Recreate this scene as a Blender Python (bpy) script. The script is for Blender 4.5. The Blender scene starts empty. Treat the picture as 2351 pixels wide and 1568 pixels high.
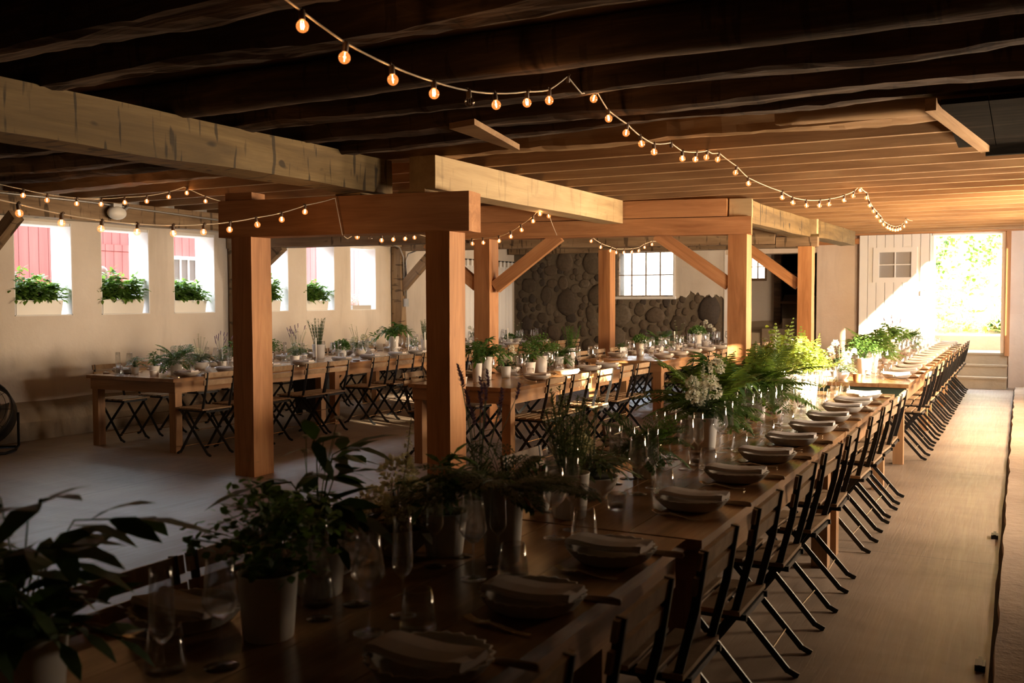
import bpy, bmesh, math, random
from mathutils import Vector, Matrix, noise
V = Vector
PI = math.pi
SC = bpy.context.scene
COL = SC.collection

# ------------------------------------------------------------------ camera
cam_d = bpy.data.cameras.new('camera')
cam = bpy.data.objects.new('camera', cam_d)
COL.objects.link(cam)
YAW, PITCH, ROLL = 0.4872, -0.04363, -0.0028
fw = V((-math.sin(YAW) * math.cos(PITCH), math.cos(YAW) * math.cos(PITCH), math.sin(PITCH)))
rt = V((math.cos(YAW), math.sin(YAW), 0)); up = rt.cross(fw)
rt, up = rt * math.cos(ROLL) + up * math.sin(ROLL), up * math.cos(ROLL) - rt * math.sin(ROLL)
M = Matrix((rt, up, -fw)).transposed().to_4x4()
M.translation = V((0, 0, 1.55))
cam.matrix_world = M
cam_d.sensor_width = 36
cam_d.lens = 2206.0 / 2351.0 * 36
cam_d.clip_start = 0.05
cam_d.dof.use_dof = True
cam_d.dof.focus_distance = 7.5
cam_d.dof.aperture_fstop = 4.5
SC.camera = cam

# ------------------------------------------------------------------ sky, sun, exposure
w = bpy.data.worlds.new('sky'); SC.world = w; w.use_nodes = True
bg = w.node_tree.nodes['Background']
bg.inputs[0].default_value = (0.80, 0.90, 1.0, 1)
bg.inputs[1].default_value = 11.0
SUN_DIR = V((-1.0, 0.36, -0.17)).normalized()
sd = bpy.data.lights.new('sun', 'SUN'); sun = bpy.data.objects.new('sun', sd); COL.objects.link(sun)
sun.rotation_euler = SUN_DIR.to_track_quat('-Z', 'Y').to_euler()
sd.energy = 52; sd.color = (1.0, 0.80, 0.52); sd.angle = 0.012


def portal(name, loc, direction, sx, sy):
    """marks an opening for the renderer so that the skylight through it is sampled well; gives no light of its own"""
    l = bpy.data.lights.new(name, 'AREA'); l.shape = 'RECTANGLE'; l.size = sx; l.size_y = sy
    l.cycles.is_portal = True
    o = bpy.data.objects.new(name, l); COL.objects.link(o); o.location = loc
    o.rotation_euler = V(direction).to_track_quat('-Z', 'Z').to_euler()


def daylight(name, loc, direction, sx, sy, power, col):
    """the light that a window opening in the wall beside the camera lets in"""
    l = bpy.data.lights.new(name, 'AREA'); l.shape = 'RECTANGLE'; l.size = sx; l.size_y = sy; l.energy = power; l.color = col
    o = bpy.data.objects.new(name, l); COL.objects.link(o); o.location = loc
    o.rotation_euler = V(direction).to_track_quat('-Z', 'Z').to_euler()


WARM = (1.0, 0.70, 0.40)
daylight('window_daylight', (1.45, 7.05, 1.45), (-1, 0, 0), 0.86, 0.6, 95, (1.0, 0.76, 0.50))
daylight('window_daylight', (1.45, 9.12, 1.45), (-1, 0, 0), 1.0, 0.6, 115, (1.0, 0.76, 0.50))
daylight('window_daylight', (1.45, 12.0, 1.65), (-1, 0, 0), 1.2, 1.3, 300, WARM)
daylight('window_daylight', (1.45, 14.6, 1.65), (-1, 0, 0), 1.2, 1.3, 190, WARM)

SC.view_settings.view_transform = 'Standard'
SC.view_settings.look = 'None'
SC.view_settings.gamma = 1
SC.view_settings.use_curve_mapping = False
SC.view_settings.exposure = 1.0
SC.cycles.use_denoising = True
SC.cycles.sample_clamp_indirect = 6
SC.cycles.max_bounces = 10
SC.cycles.transparent_max_bounces = 24
SC.cycles.caustics_reflective = False
SC.cycles.caustics_refractive = False

# ------------------------------------------------------------------ materials
MATS = {}


def nd(nt, t, **k):
    n = nt.nodes.new(t)
    for a, b in k.items():
        setattr(n, a, b)
    return n


def base_mat(name):
    m = bpy.data.materials.new(name); m.use_nodes = True
    MATS[name] = m
    nt = m.node_tree
    return m, nt, nt.nodes['Principled BSDF']


def simple(name, col, rough=0.5, metal=0.0, spec=None):
    m, nt, b = base_mat(name)
    b.inputs['Base Color'].default_value = (*col, 1)
    b.inputs['Roughness'].default_value = rough
    b.inputs['Metallic'].default_value = metal
    if spec is not None:
        b.inputs['Specular IOR Level'].default_value = spec
    return m


def coords(nt, scale, rand=True):
    """object coordinates with a per-object offset"""
    tc = nd(nt, 'ShaderNodeTexCoord'); mp = nd(nt, 'ShaderNodeMapping')
    mp.inputs['Scale'].default_value = scale
    if rand:
        oi = nd(nt, 'ShaderNodeObjectInfo'); mu = nd(nt, 'ShaderNodeMath', operation='MULTIPLY')
        mu.inputs[1].default_value = 37.0
        nt.links.new(oi.outputs['Random'], mu.inputs[0])
        ad = nd(nt, 'ShaderNodeVectorMath', operation='ADD')
        nt.links.new(tc.outputs['Object'], ad.inputs[0]); nt.links.new(mu.outputs[0], ad.inputs[1])
        nt.links.new(ad.outputs[0], mp.inputs['Vector'])
    else:
        nt.links.new(tc.outputs['Object'], mp.inputs['Vector'])
    return mp.outputs[0]


def ramp(nt, fac, stops):
    r = nd(nt, 'ShaderNodeValToRGB')
    el = r.color_ramp.elements
    while len(el) > 1:
        el.remove(el[0])
    el[0].position = stops[0][0]; el[0].color = (*stops[0][1], 1)
    for p, c in stops[1:]:
        e = el.new(p); e.color = (*c, 1)
    nt.links.new(fac, r.inputs[0])
    return r.outputs[0]


def noise_tex(nt, vec, scale=1, detail=4, rough=0.55, dist=0.0):
    n = nd(nt, 'ShaderNodeTexNoise')
    n.inputs['Scale'].default_value = scale; n.inputs['Detail'].default_value = detail
    n.inputs['Roughness'].default_value = rough; n.inputs['Distortion'].default_value = dist
    nt.links.new(vec, n.inputs['Vector'])
    return n.outputs['Fac']


def mixc(nt, fac, a, b, mode='MIX'):
    n = nd(nt, 'ShaderNodeMix', data_type='RGBA', blend_type=mode)
    if isinstance(fac, float): n.inputs[0].default_value = fac
    else: nt.links.new(fac, n.inputs[0])
    for k, x in ((6, a), (7, b)):
        if isinstance(x, tuple): n.inputs[k].default_value = (*x, 1)
        else: nt.links.new(x, n.inputs[k])
    return n.outputs[2]


def bump(nt, b, h, strength, dist=0.01):
    n = nd(nt, 'ShaderNodeBump'); n.inputs['Strength'].default_value = strength; n.inputs['Distance'].default_value = dist
    nt.links.new(h, n.inputs['Height']); nt.links.new(n.outputs[0], b.inputs['Normal'])


def wood(name, c0, c1, c2, rough=0.6, grain=1.0, ticks=0.0, knots=True, spec=0.4, bumpk=0.35):
    """wood with its grain along the object's own X axis"""
    m, nt, b = base_mat(name)
    big = noise_tex(nt, coords(nt, (0.9 * grain, 9 * grain, 9 * grain)), 1, 5, 0.6, 0.8)
    fine = noise_tex(nt, coords(nt, (3, 90, 90)), 1, 3, 0.6)
    blot = noise_tex(nt, coords(nt, (1.3, 2.2, 2.2)), 1, 3, 0.5)
    c = ramp(nt, big, [(0.28, c0), (0.5, c1), (0.74, c2)])
    c = mixc(nt, ramp(nt, fine, [(0.35, (0.25, 0.25, 0.25)), (0.6, (0, 0, 0))]), c, c0)
    c = mixc(nt, ramp(nt, blot, [(0.4, (0, 0, 0)), (0.75, (0.5, 0.5, 0.5))]), c, c0)
    if ticks:
        tk = noise_tex(nt, coords(nt, (16, 2.6, 2.6)), 1, 2, 0.5)
        kn = noise_tex(nt, coords(nt, (5, 7, 7)), 1, 1, 0.5)
        dark = tuple(x * 0.18 for x in c0)
        c = mixc(nt, ramp(nt, tk, [(0.60, (0, 0, 0)), (0.65, (ticks,) * 3)]), c, dark)
        c = mixc(nt, ramp(nt, kn, [(0.68, (0, 0, 0)), (0.72, (ticks,) * 3)]), c, dark)
    nt.links.new(c, b.inputs['Base Color'])
    b.inputs['Roughness'].default_value = rough
    b.inputs['Specular IOR Level'].default_value = spec
    bump(nt, b, big if ticks else fine, bumpk, 0.012 if ticks else 0.003)
    return m


wood('post_wood', (0.29, 0.122, 0.046), (0.49, 0.228, 0.092), (0.62, 0.325, 0.145), 0.62, 1.0, 0, bumpk=0.25)
wood('hewn_wood', (0.09, 0.056, 0.020), (0.18, 0.116, 0.044), (0.27, 0.185, 0.078), 0.75, 0.8, 0.8, bumpk=0.6)
wood('sawn_beam', (0.36, 0.25, 0.13), (0.50, 0.37, 0.20), (0.60, 0.46, 0.26), 0.65, 0.8, 0.2, bumpk=0.3)
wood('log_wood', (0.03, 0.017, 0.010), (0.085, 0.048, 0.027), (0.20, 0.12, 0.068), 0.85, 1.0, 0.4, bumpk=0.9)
wood('joist_wood', (0.22, 0.12, 0.055), (0.38, 0.22, 0.105), (0.50, 0.32, 0.16), 0.7, 1.0, 0, bumpk=0.3)
wood('board_wood', (0.10, 0.06, 0.032), (0.20, 0.12, 0.062), (0.28, 0.18, 0.10), 0.8, 1.0, 0)
wood('wall_timber', (0.14, 0.088, 0.05), (0.27, 0.18, 0.105), (0.40, 0.29, 0.18), 0.8, 1.0, 0.7, bumpk=0.6)
wood('table_wood', (0.22, 0.105, 0.042), (0.38, 0.195, 0.082), (0.48, 0.27, 0.125), 0.23, 0.7, 0, spec=0.55, bumpk=0.08)
wood('apron_wood', (0.24, 0.115, 0.05), (0.40, 0.215, 0.10), (0.52, 0.31, 0.15), 0.45, 0.8, 0, bumpk=0.12)
wood('slat_wood', (0.20, 0.125, 0.07), (0.34, 0.22, 0.125), (0.44, 0.31, 0.19), 0.55, 1.2, 0, bumpk=0.1)
wood('green_paint', (0.03, 0.05, 0.035), (0.05, 0.075, 0.05), (0.07, 0.095, 0.065), 0.55, 0.8, 0)
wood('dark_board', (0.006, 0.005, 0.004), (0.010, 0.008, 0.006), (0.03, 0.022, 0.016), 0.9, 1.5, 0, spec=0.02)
simple('black_metal', (0.012, 0.012, 0.013), 0.42, 0.3)
simple('steel', (0.82, 0.66, 0.46), 0.24, 1.0)
simple('white_pot', (0.78, 0.74, 0.70), 0.5)
simple('stone_pot', (0.56, 0.52, 0.47), 0.7)
simple('terracotta', (0.55, 0.25, 0.10), 0.7)
simple('soil', (0.045, 0.030, 0.018), 0.95)
simple('napkin_cloth', (0.64, 0.57, 0.54), 0.9)
simple('wax', (0.85, 0.80, 0.70), 0.4)
simple('cord', (0.62, 0.50, 0.36), 0.5)
simple('socket', (0.10, 0.055, 0.03), 0.5)
simple('stem', (0.12, 0.17, 0.045), 0.7)
simple('white_paint', (0.80, 0.78, 0.74), 0.45)
simple('grey_metal', (0.45, 0.45, 0.45), 0.4, 0.6)
simple('black_plastic', (0.015, 0.015, 0.016), 0.5)
simple('skin', (0.55, 0.33, 0.24), 0.55)
simple('pane_dark', (0.10, 0.10, 0.085), 0.1)
simple('hair', (0.10, 0.06, 0.04), 0.6)
simple('shirt', (0.80, 0.79, 0.80), 0.85)
simple('trousers', (0.07, 0.08, 0.11), 0.85)
simple('paper', (0.75, 0.75, 0.80), 0.8)
simple('twine_wire', (0.5, 0.38, 0.22), 0.5)


def leafmat(name, c, c2, trans=0.35, rough=0.5):
    m, nt, b = base_mat(name)
    n = noise_tex(nt, coords(nt, (14, 14, 14)), 1, 2)
    cc = ramp(nt, n, [(0.35, c), (0.65, c2)])
    nt.links.new(cc, b.inputs['Base Color'])
    b.inputs['Roughness'].default_value = rough
    t = nd(nt, 'ShaderNodeBsdfTranslucent')
    warm = mixc(nt, 0.5, cc, tuple(min(1, x * k) for x, k in zip(c2, (2.2, 1.9, 0.8))))
    nt.links.new(warm, t.inputs[0])
    mx = nd(nt, 'ShaderNodeMixShader'); mx.inputs[0].default_value = trans
    nt.links.new(b.outputs[0], mx.inputs[1]); nt.links.new(t.outputs[0], mx.inputs[2])
    nt.links.new(mx.outputs[0], nt.nodes['Material Output'].inputs[0])
    return m


leafmat('leaf_dark', (0.022, 0.055, 0.016), (0.05, 0.105, 0.03))
leafmat('leaf_mid', (0.05, 0.12, 0.03), (0.10, 0.20, 0.05))
leafmat('leaf_box', (0.07, 0.17, 0.035), (0.15, 0.28, 0.07), 0.5)
leafmat('leaf_fern', (0.07, 0.15, 0.03), (0.15, 0.25, 0.06), 0.4)
leafmat('leaf_lime', (0.16, 0.26, 0.05), (0.30, 0.38, 0.09), 0.45)
leafmat('leaf_grey', (0.10, 0.15, 0.09), (0.17, 0.23, 0.14))
leafmat('leaf_dry', (0.14, 0.12, 0.07), (0.24, 0.20, 0.12), 0.3)
leafmat('petal_white', (0.75, 0.73, 0.66), (0.86, 0.84, 0.78), 0.35)
leafmat('petal_cream', (0.66, 0.62, 0.46), (0.80, 0.76, 0.60), 0.35)
leafmat('petal_purple', (0.10, 0.06, 0.16), (0.20, 0.13, 0.27), 0.2)
leafmat('grass_gold', (0.52, 0.42, 0.20), (0.72, 0.61, 0.36), 0.35)


def glass_mat(name, tint, ior_k=0.16, base=0.03, refr=0.0):
    m, nt, b = base_mat(name)
    nt.nodes.remove(b)
    lw = nd(nt, 'ShaderNodeLayerWeight'); lw.inputs[0].default_value = ior_k
    pw = nd(nt, 'ShaderNodeMath', operation='POWER'); pw.inputs[1].default_value = 2.6
    nt.links.new(lw.outputs['Facing'], pw.inputs[0])
    ad = nd(nt, 'ShaderNodeMath', operation='MULTIPLY_ADD'); ad.inputs[1].default_value = 0.9; ad.inputs[2].default_value = base
    nt.links.new(pw.outputs[0], ad.inputs[0])
    t = nd(nt, 'ShaderNodeBsdfTransparent'); t.inputs[0].default_value = (*tint, 1)
    g = nd(nt, 'ShaderNodeBsdfGlossy'); g.inputs['Roughness'].default_value = 0.04; g.inputs[0].default_value = (1, 1, 1, 1)
    mx = nd(nt, 'ShaderNodeMixShader')
    nt.links.new(ad.outputs[0], mx.inputs[0]); nt.links.new(t.outputs[0], mx.inputs[1]); nt.links.new(g.outputs[0], mx.inputs[2])
    out = mx.outputs[0]
    if refr:
        gl = nd(nt, 'ShaderNodeBsdfGlass'); gl.inputs['Roughness'].default_value = 0.0; gl.inputs['IOR'].default_value = 1.45; gl.inputs[0].default_value = (*tint, 1)
        m2 = nd(nt, 'ShaderNodeMixShader'); m2.inputs[0].default_value = refr
        nt.links.new(out, m2.inputs[1]); nt.links.new(gl.outputs[0], m2.inputs[2]); out = m2.outputs[0]
    nt.links.new(out, nt.nodes['Material Output'].inputs[0])
    return m


glass_mat('glass', (0.97, 0.975, 0.98), 0.46, 0.035, 0.13)
glass_mat('pane_glass', (0.93, 0.95, 0.96), 0.1, 0.03)


def lamp_globe(name, strength, col):
    m, nt, b = base_mat(name)
    nt.nodes.remove(b)
    lw = nd(nt, 'ShaderNodeLayerWeight'); lw.inputs[0].default_value = 0.25
    t = nd(nt, 'ShaderNodeBsdfTransparent'); t.inputs[0].default_value = (1.0, 0.93, 0.85, 1)
    g = nd(nt, 'ShaderNodeBsdfGlossy'); g.inputs['Roughness'].default_value = 0.05
    mx = nd(nt, 'ShaderNodeMixShader')
    ad = nd(nt, 'ShaderNodeMath', operation='MULTIPLY_ADD'); ad.inputs[1].default_value = 0.35; ad.inputs[2].default_value = 0.04
    nt.links.new(lw.outputs['Facing'], ad.inputs[0])
    nt.links.new(ad.outputs[0], mx.inputs[0]); nt.links.new(t.outputs[0], mx.inputs[1]); nt.links.new(g.outputs[0], mx.inputs[2])
    out = mx.outputs[0]
    if strength:
        e = nd(nt, 'ShaderNodeEmission'); e.inputs[0].default_value = (*col, 1); e.inputs[1].default_value = strength
        a = nd(nt, 'ShaderNodeAddShader')
        nt.links.new(out, a.inputs[0]); nt.links.new(e.outputs[0], a.inputs[1]); out = a.outputs[0]
    nt.links.new(out, nt.nodes['Material Output'].inputs[0])
    return m


lamp_globe('bulb_lit', 0.30, (1.0, 0.27, 0.055))
lamp_globe('bulb_off', 0.0, (1, 1, 1))


def emis(name, col, s):
    m, nt, b = base_mat(name)
    nt.nodes.remove(b)
    e = nd(nt, 'ShaderNodeEmission'); e.inputs[0].default_value = (*col, 1); e.inputs[1].default_value = s
    nt.links.new(e.outputs[0], nt.nodes['Material Output'].inputs[0])


emis('filament', (1.0, 0.50, 0.18), 30)
emis('flame', (1.0, 0.62, 0.25), 14)
simple('filament_off', (0.3, 0.3, 0.3), 0.4, 0.8)


def plaster(name, c0, c1, bumps=0.4, stain=None):
    m, nt, b = base_mat(name)
    a = noise_tex(nt, coords(nt, (1, 1, 1), False), 0.9, 5, 0.6)
    f = noise_tex(nt, coords(nt, (1, 1, 1), False), 14, 4, 0.65)
    c = ramp(nt, a, [(0.3, c0), (0.7, c1)])
    st = noise_tex(nt, coords(nt, (2.2, 2.2, 0.35), False), 1.4, 4, 0.6)
    c = mixc(nt, ramp(nt, st, [(0.55, (0, 0, 0)), (0.8, (0.45,) * 3)]), c, stain or tuple(x * 0.6 for x in c0))
    nt.links.new(c, b.inputs['Base Color'])
    b.inputs['Roughness'].default_value = 0.88
    bump(nt, b, f, bumps, 0.012)
    return m


plaster('cream_plaster', (0.57, 0.50, 0.43), (0.68, 0.615, 0.545))
plaster('white_plaster', (0.74, 0.73, 0.72), (0.84, 0.83, 0.82), 0.9)
plaster('far_plaster', (0.60, 0.47, 0.37), (0.70, 0.58, 0.47))
plaster('mortar', (0.10, 0.078, 0.056), (0.19, 0.15, 0.11), 1.0)
plaster('old_stone', (0.17, 0.13, 0.095), (0.32, 0.25, 0.18), 1.0)
plaster('ledge_stone', (0.24, 0.17, 0.12), (0.38, 0.28, 0.20), 1.0)
plaster('step_concrete', (0.34, 0.28, 0.20), (0.44, 0.37, 0.28), 0.6)


def concrete():
    m, nt, b = base_mat('floor_concrete')
    a = noise_tex(nt, coords(nt, (0.5, 0.9, 1), False), 1.0, 6, 0.62, 0.5)
    f = noise_tex(nt, coords(nt, (1, 1, 1), False), 9, 5, 0.7)
    sw = noise_tex(nt, coords(nt, (42, 1.6, 1), False), 1, 3, 0.6, 1.1)
    c = ramp(nt, a, [(0.3, (0.135, 0.098, 0.070)), (0.5, (0.24, 0.178, 0.132)), (0.75, (0.335, 0.26, 0.20))])
    c = mixc(nt, ramp(nt, f, [(0.5, (0, 0, 0)), (0.8, (0.4,) * 3)]), c, (0.21, 0.16, 0.125))
    br = nd(nt, 'ShaderNodeTexBrick'); br.offset = 0.0
    tc = nd(nt, 'ShaderNodeTexCoord'); nt.links.new(tc.outputs['Object'], br.inputs['Vector'])
    br.inputs['Scale'].default_value = 1.0; br.inputs['Mortar Size'].default_value = 0.006
    br.inputs['Brick Width'].default_value = 3.3; br.inputs['Row Height'].default_value = 3.1
    c = mixc(nt, br.outputs['Fac'], c, (0.10, 0.075, 0.06))
    nt.links.new(c, b.inputs['Base Color'])
    r = nd(nt, 'ShaderNodeMapRange'); r.inputs[3].default_value = 0.30; r.inputs[4].default_value = 0.60
    nt.links.new(sw, r.inputs[0]); nt.links.new(r.outputs[0], b.inputs['Roughness'])
    bump(nt, b, sw, 0.32, 0.005)


concrete()


def vert_boards(name, c0, c1, gap, width, axis):
    """painted vertical boards, dark joints every `width` metres along the given axis"""
    m, nt, b = base_mat(name)
    tc = nd(nt, 'ShaderNodeTexCoord'); sp = nd(nt, 'ShaderNodeSeparateXYZ')
    nt.links.new(tc.outputs['Object'], sp.inputs[0])
    mo = nd(nt, 'ShaderNodeMath', operation='PINGPONG'); mo.inputs[1].default_value = width / 2
    nt.links.new(sp.outputs[axis], mo.inputs[0])
    n = noise_tex(nt, coords(nt, (6, 6, 0.7), False), 1, 4)
    c = ramp(nt, n, [(0.3, c0), (0.7, c1)])
    lt = nd(nt, 'ShaderNodeMath', operation='LESS_THAN'); lt.inputs[1].default_value = gap
    nt.links.new(mo.outputs[0], lt.inputs[0])
    c = mixc(nt, lt.outputs[0], c, tuple(x * 0.25 for x in c0))
    nt.links.new(c, b.inputs['Base Color']); b.inputs['Roughness'].default_value = 0.7


vert_boards('barn_red', (0.30, 0.085, 0.078), (0.37, 0.12, 0.108), 0.006, 0.17, 1)
vert_boards('fence_pale', (0.50, 0.42, 0.40), (0.62, 0.55, 0.52), 0.02, 0.16, 0)


def attr_mat(name, rough=0.85):
    m, nt, b = base_mat(name)
    at = nd(nt, 'ShaderNodeAttribute'); at.attribute_name = 'tone'
    n = noise_tex(nt, coords(nt, (1, 1, 1), False), 22, 5, 0.7)
    c = mixc(nt, ramp(nt, n, [(0.3, (0.45,) * 3), (0.7, (1.0,) * 3)]), (0.02, 0.016, 0.012), at.outputs['Color'])
    nt.links.new(c, b.inputs['Base Color']); b.inputs['Roughness'].default_value = rough
    bump(nt, b, n, 0.6, 0.01)


attr_mat('field_stone')


# ------------------------------------------------------------------ mesh building
class MB:
    def __init__(s): s.v = []; s.f = []

    def add(s, vs, fs):
        o = len(s.v); s.v += [tuple(x) for x in vs]; s.f += [tuple(i + o for i in f) for f in fs]

    def box(s, lo, hi):
        x0, y0, z0 = lo; x1, y1, z1 = hi
        s.add([(x0, y0, z0), (x1, y0, z0), (x1, y1, z0), (x0, y1, z0), (x0, y0, z1), (x1, y0, z1), (x1, y1, z1), (x0, y1, z1)],
              [(0, 3, 2, 1), (4, 5, 6, 7), (0, 1, 5, 4), (1, 2, 6, 5), (2, 3, 7, 6), (3, 0, 4, 7)])

    def bar(s, p, q, w_, h_, upv=(0, 0, 1)):
        p = V(p); q = V(q); d = (q - p).normalized(); u = V(upv)
        if abs(d.dot(u)) > 0.98: u = V((1, 0, 0))
        a = d.cross(u).normalized(); u = a.cross(d).normalized()
        vs = [c + a * i * w_ / 2 + u * j * h_ / 2 for c in (p, q) for i, j in ((-1, -1), (1, -1), (1, 1), (-1, 1))]
        s.add(vs, [(0, 1, 2, 3), (7, 6, 5, 4), (0, 4, 5, 1), (1, 5, 6, 2), (2, 6, 7, 3), (3, 7, 4, 0)])

    def tube(s, pts, r, n=8, cap=True):
        pts = [V(p) for p in pts]; rs = r if isinstance(r, (list, tuple)) else [r] * len(pts)
        rings = []; prev = None
        for i, p in enumerate(pts):
            d = (pts[min(i + 1, len(pts) - 1)] - pts[max(i - 1, 0)]).normalized()
            if prev is None:
                u = V((0, 0, 1)) if abs(d.z) < 0.9 else V((1, 0, 0))
                a = d.cross(u).normalized()
            else:
                a = (prev - d * prev.dot(d)).normalized()
            prev = a; b = d.cross(a)
            rings.append([p + (a * math.cos(2 * PI * k / n) + b * math.sin(2 * PI * k / n)) * rs[i] for k in range(n)])
        o = len(s.v)
        for rg in rings: s.v += [tuple(x) for x in rg]
        for i in range(len(rings) - 1):
            for k in range(n):
                k2 = (k + 1) % n
                s.f.append((o + i * n + k, o + i * n + k2, o + (i + 1) * n + k2, o + (i + 1) * n + k))
        if cap:
            s.f.append(tuple(o + k for k in reversed(range(n))))
            s.f.append(tuple(o + (len(rings) - 1) * n + k for k in range(n)))

    def lathe(s, prof, n=20, c=(0, 0, 0), wob=None):
        o = len(s.v)
        for r, z in prof:
            for k in range(n):
                a = 2 * PI * k / n
                rr = r * (1 + (wob(a, r, z) if wob else 0))
                s.v.append((c[0] + rr * math.cos(a), c[1] + rr * math.sin(a), c[2] + z))
        for i in range(len(prof) - 1):
            for k in range(n):
                k2 = (k + 1) % n
                s.f.append((o + i * n + k, o + i * n + k2, o + (i + 1) * n + k2, o + (i + 1) * n + k))
        if prof[0][0] > 1e-4: s.f.append(tuple(o + k for k in reversed(range(n))))

    def ball(s, c, r, n=8, m=6, sq=(1, 1, 1)):
        prof = [(max(1e-4, math.sin(PI * i / m)), -math.cos(PI * i / m)) for i in range(m + 1)]
        o = len(s.v)
        for rr, z in prof:
            for k in range(n):
                a = 2 * PI * k / n
                s.v.append((c[0] + r * sq[0] * rr * math.cos(a), c[1] + r * sq[1] * rr * math.sin(a), c[2] + r * sq[2] * z))
        for i in range(m):
            for k in range(n):
                k2 = (k + 1) % n
                s.f.append((o + i * n + k, o + i * n + k2, o + (i + 1) * n + k2, o + (i + 1) * n + k))

    def leaf(s, p, d, u, L, W, bend=0.3):
        p = V(p); d = V(d).normalized(); u = V(u); sd_ = d.cross(u)
        if sd_.length < 1e-3: sd_ = d.cross(V((1, 0.3, 0)))
        sd_.normalize(); u = sd_.cross(d).normalized()
        o = len(s.v)
        for t, w_ in ((0, 0.12), (0.35, 0.5), (0.7, 0.36)):
            c = p + d * L * t - u * bend * L * t * t
            s.v += [tuple(c - sd_ * W * w_), tuple(c + sd_ * W * w_)]
        s.v.append(tuple(p + d * L - u * bend * L))
        s.f += [(o, o + 1, o + 3, o + 2), (o + 2, o + 3, o + 5, o + 4), (o + 4, o + 5, o + 6)]

    def mesh(s, name, mat, smooth=False):
        me = bpy.data.meshes.new(name); me.from_pydata(s.v, [], s.f)
        if mat: me.materials.append(MATS[mat])
        if smooth:
            for p in me.polygons: p.use_smooth = True
        return me

    def build(s, name, mat, parent=None, smooth=False, loc=None, rot=None):
        return link(name, s.mesh(name, mat, smooth), parent, loc, rot)


def link(name, data, parent=None, loc=None, rot=None):
    o = bpy.data.objects.new(name, data); COL.objects.link(o)
    if parent is not None: o.parent = parent
    if loc is not None: o.location = loc
    if rot is not None: o.rotation_euler = rot
    return o


USED = {}


def tag(o, label, cat, group=None, kind=None):
    if label in USED: print('DUPLICATE LABEL', label)
    USED[label] = 1
    o['label'] = label; o['category'] = cat
    if group: o['group'] = group
    if kind: o['kind'] = kind
    return o


def thing(name, label, cat, loc=(0, 0, 0), rz=0, group=None):
    o = bpy.data.objects.new(name, None); o.empty_display_size = 0.1; COL.objects.link(o)
    o.location = loc; o.rotation_euler = (0, 0, rz)
    return tag(o, label, cat, group)


def struct(name, mb, mat, smooth=False):
    o = mb.build(name, mat, None, smooth); o['kind'] = 'structure'
    return o


KIDS = {}


def dup(root, loc, rz, label, cat, group=None, scale=1.0):
    """a copy of a thing with copies of its parts and sub-parts"""
    def rec(o, par):
        c = o.copy(); COL.objects.link(c)
        if par is not None:
            c.parent = par; c.matrix_parent_inverse = o.matrix_parent_inverse
        for ch in KIDS.setdefault(o.name, list(o.children)): rec(ch, c)
        return c
    r = rec(root, None)
    r.location = loc; r.rotation_euler = (0, 0, rz); r.scale = (scale,) * 3
    return tag(r, label, cat, group)


PROTO = {}


def place(key, maker, loc, rz, label, cat, group=None, scale=1.0):
    """first use moves the model itself, later uses copy it"""
    if key not in PROTO:
        o = maker(); PROTO[key] = o
        KIDS[o.name] = list(o.children)
        for c in o.children: KIDS[c.name] = list(c.children)
        o.location = loc; o.rotation_euler = (0, 0, rz); o.scale = (scale,) * 3
        return tag(o, label, cat, group)
    return dup(PROTO[key], loc, rz, label, cat, group, scale)


def root(name):
    o = bpy.data.objects.new(name, None); o.empty_display_size = 0.1; COL.objects.link(o)
    return o


def stick(name, p, q, w_, h_, mat, parent=None, upv=(0, 0, 1), wobble=0.0, segs=1, bevel=0.0, seed=0, rnd=0.0):
    """a timber from p to q with its own X axis along the grain; hewn when wobble > 0, round-edged when rnd > 0"""
    p = V(p); q = V(q); L = (q - p).length; d = (q - p) / L
    u = V(upv)
    if abs(d.dot(u)) > 0.98: u = V((0, 1, 0))
    a = u.cross(d).normalized(); u = d.cross(a).normalized()
    mb = MB()
    if wobble or rnd or segs > 1:
        k = 16 if rnd else 4
        n = segs + 1
        ring = []
        per = max(2, k // 4)
        for e in range(4):
            c0 = [(-1, -1), (1, -1), (1, 1), (-1, 1)][e]; c1 = [(-1, -1), (1, -1), (1, 1), (-1, 1)][(e + 1) % 4]
            for i in range(per):
                t = i / per
                x = c0[0] + (c1[0] - c0[0]) * t; y = c0[1] + (c1[1] - c0[1]) * t
                r_ = math.hypot(x, y); xr, yr = x / r_ * 1.06, y / r_ * 1.06
                ring.append((x + (xr - x) * rnd, y + (yr - y) * rnd))
        K = len(ring)
        for i in range(n):
            x = L * i / segs
            for (y, z) in ring:
                o1 = noise.noise(V((x * 1.3 + seed * 7.7, y * 0.8, z * 0.8 + seed))) + 0.5 * noise.noise(V((x * 4.1 + seed * 3, y * 1.7, z * 1.7)))
                o2 = noise.noise(V((x * 1.1 + seed * 5.1 + 50, y * 0.8, z * 0.8)))
                k_ = wobble
                mb.v.append((x, y * (w_ / 2 + k_ * o1), z * (h_ / 2 + k_ * o2) + 0.6 * k_ * noise.noise(V((x * 0.7, seed * 3.3, 0))) + (0.35 * k_ * noise.noise(V((x * 9, y * 3, seed))) if rnd else 0)))
        for i in range(segs):
            for j in range(K):
                j2 = (j + 1) % K
                mb.f.append((i * K + j, i * K + j2, (i + 1) * K + j2, (i + 1) * K + j))
        mb.f.append(tuple(reversed(range(K)))); mb.f.append(tuple((n - 1) * K + j for j in range(K)))
    else:
        mb.box((0, -w_ / 2, -h_ / 2), (L, w_ / 2, h_ / 2))
    o = mb.build(name, mat, parent, smooth=bool(rnd > 0.45))
    o.matrix_local = Matrix((d, a, u)).transposed().to_4x4()
    o.location = p
    if bevel:
        b = o.modifiers.new('edge', 'BEVEL'); b.width = bevel; b.segments = 1
    return o


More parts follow.
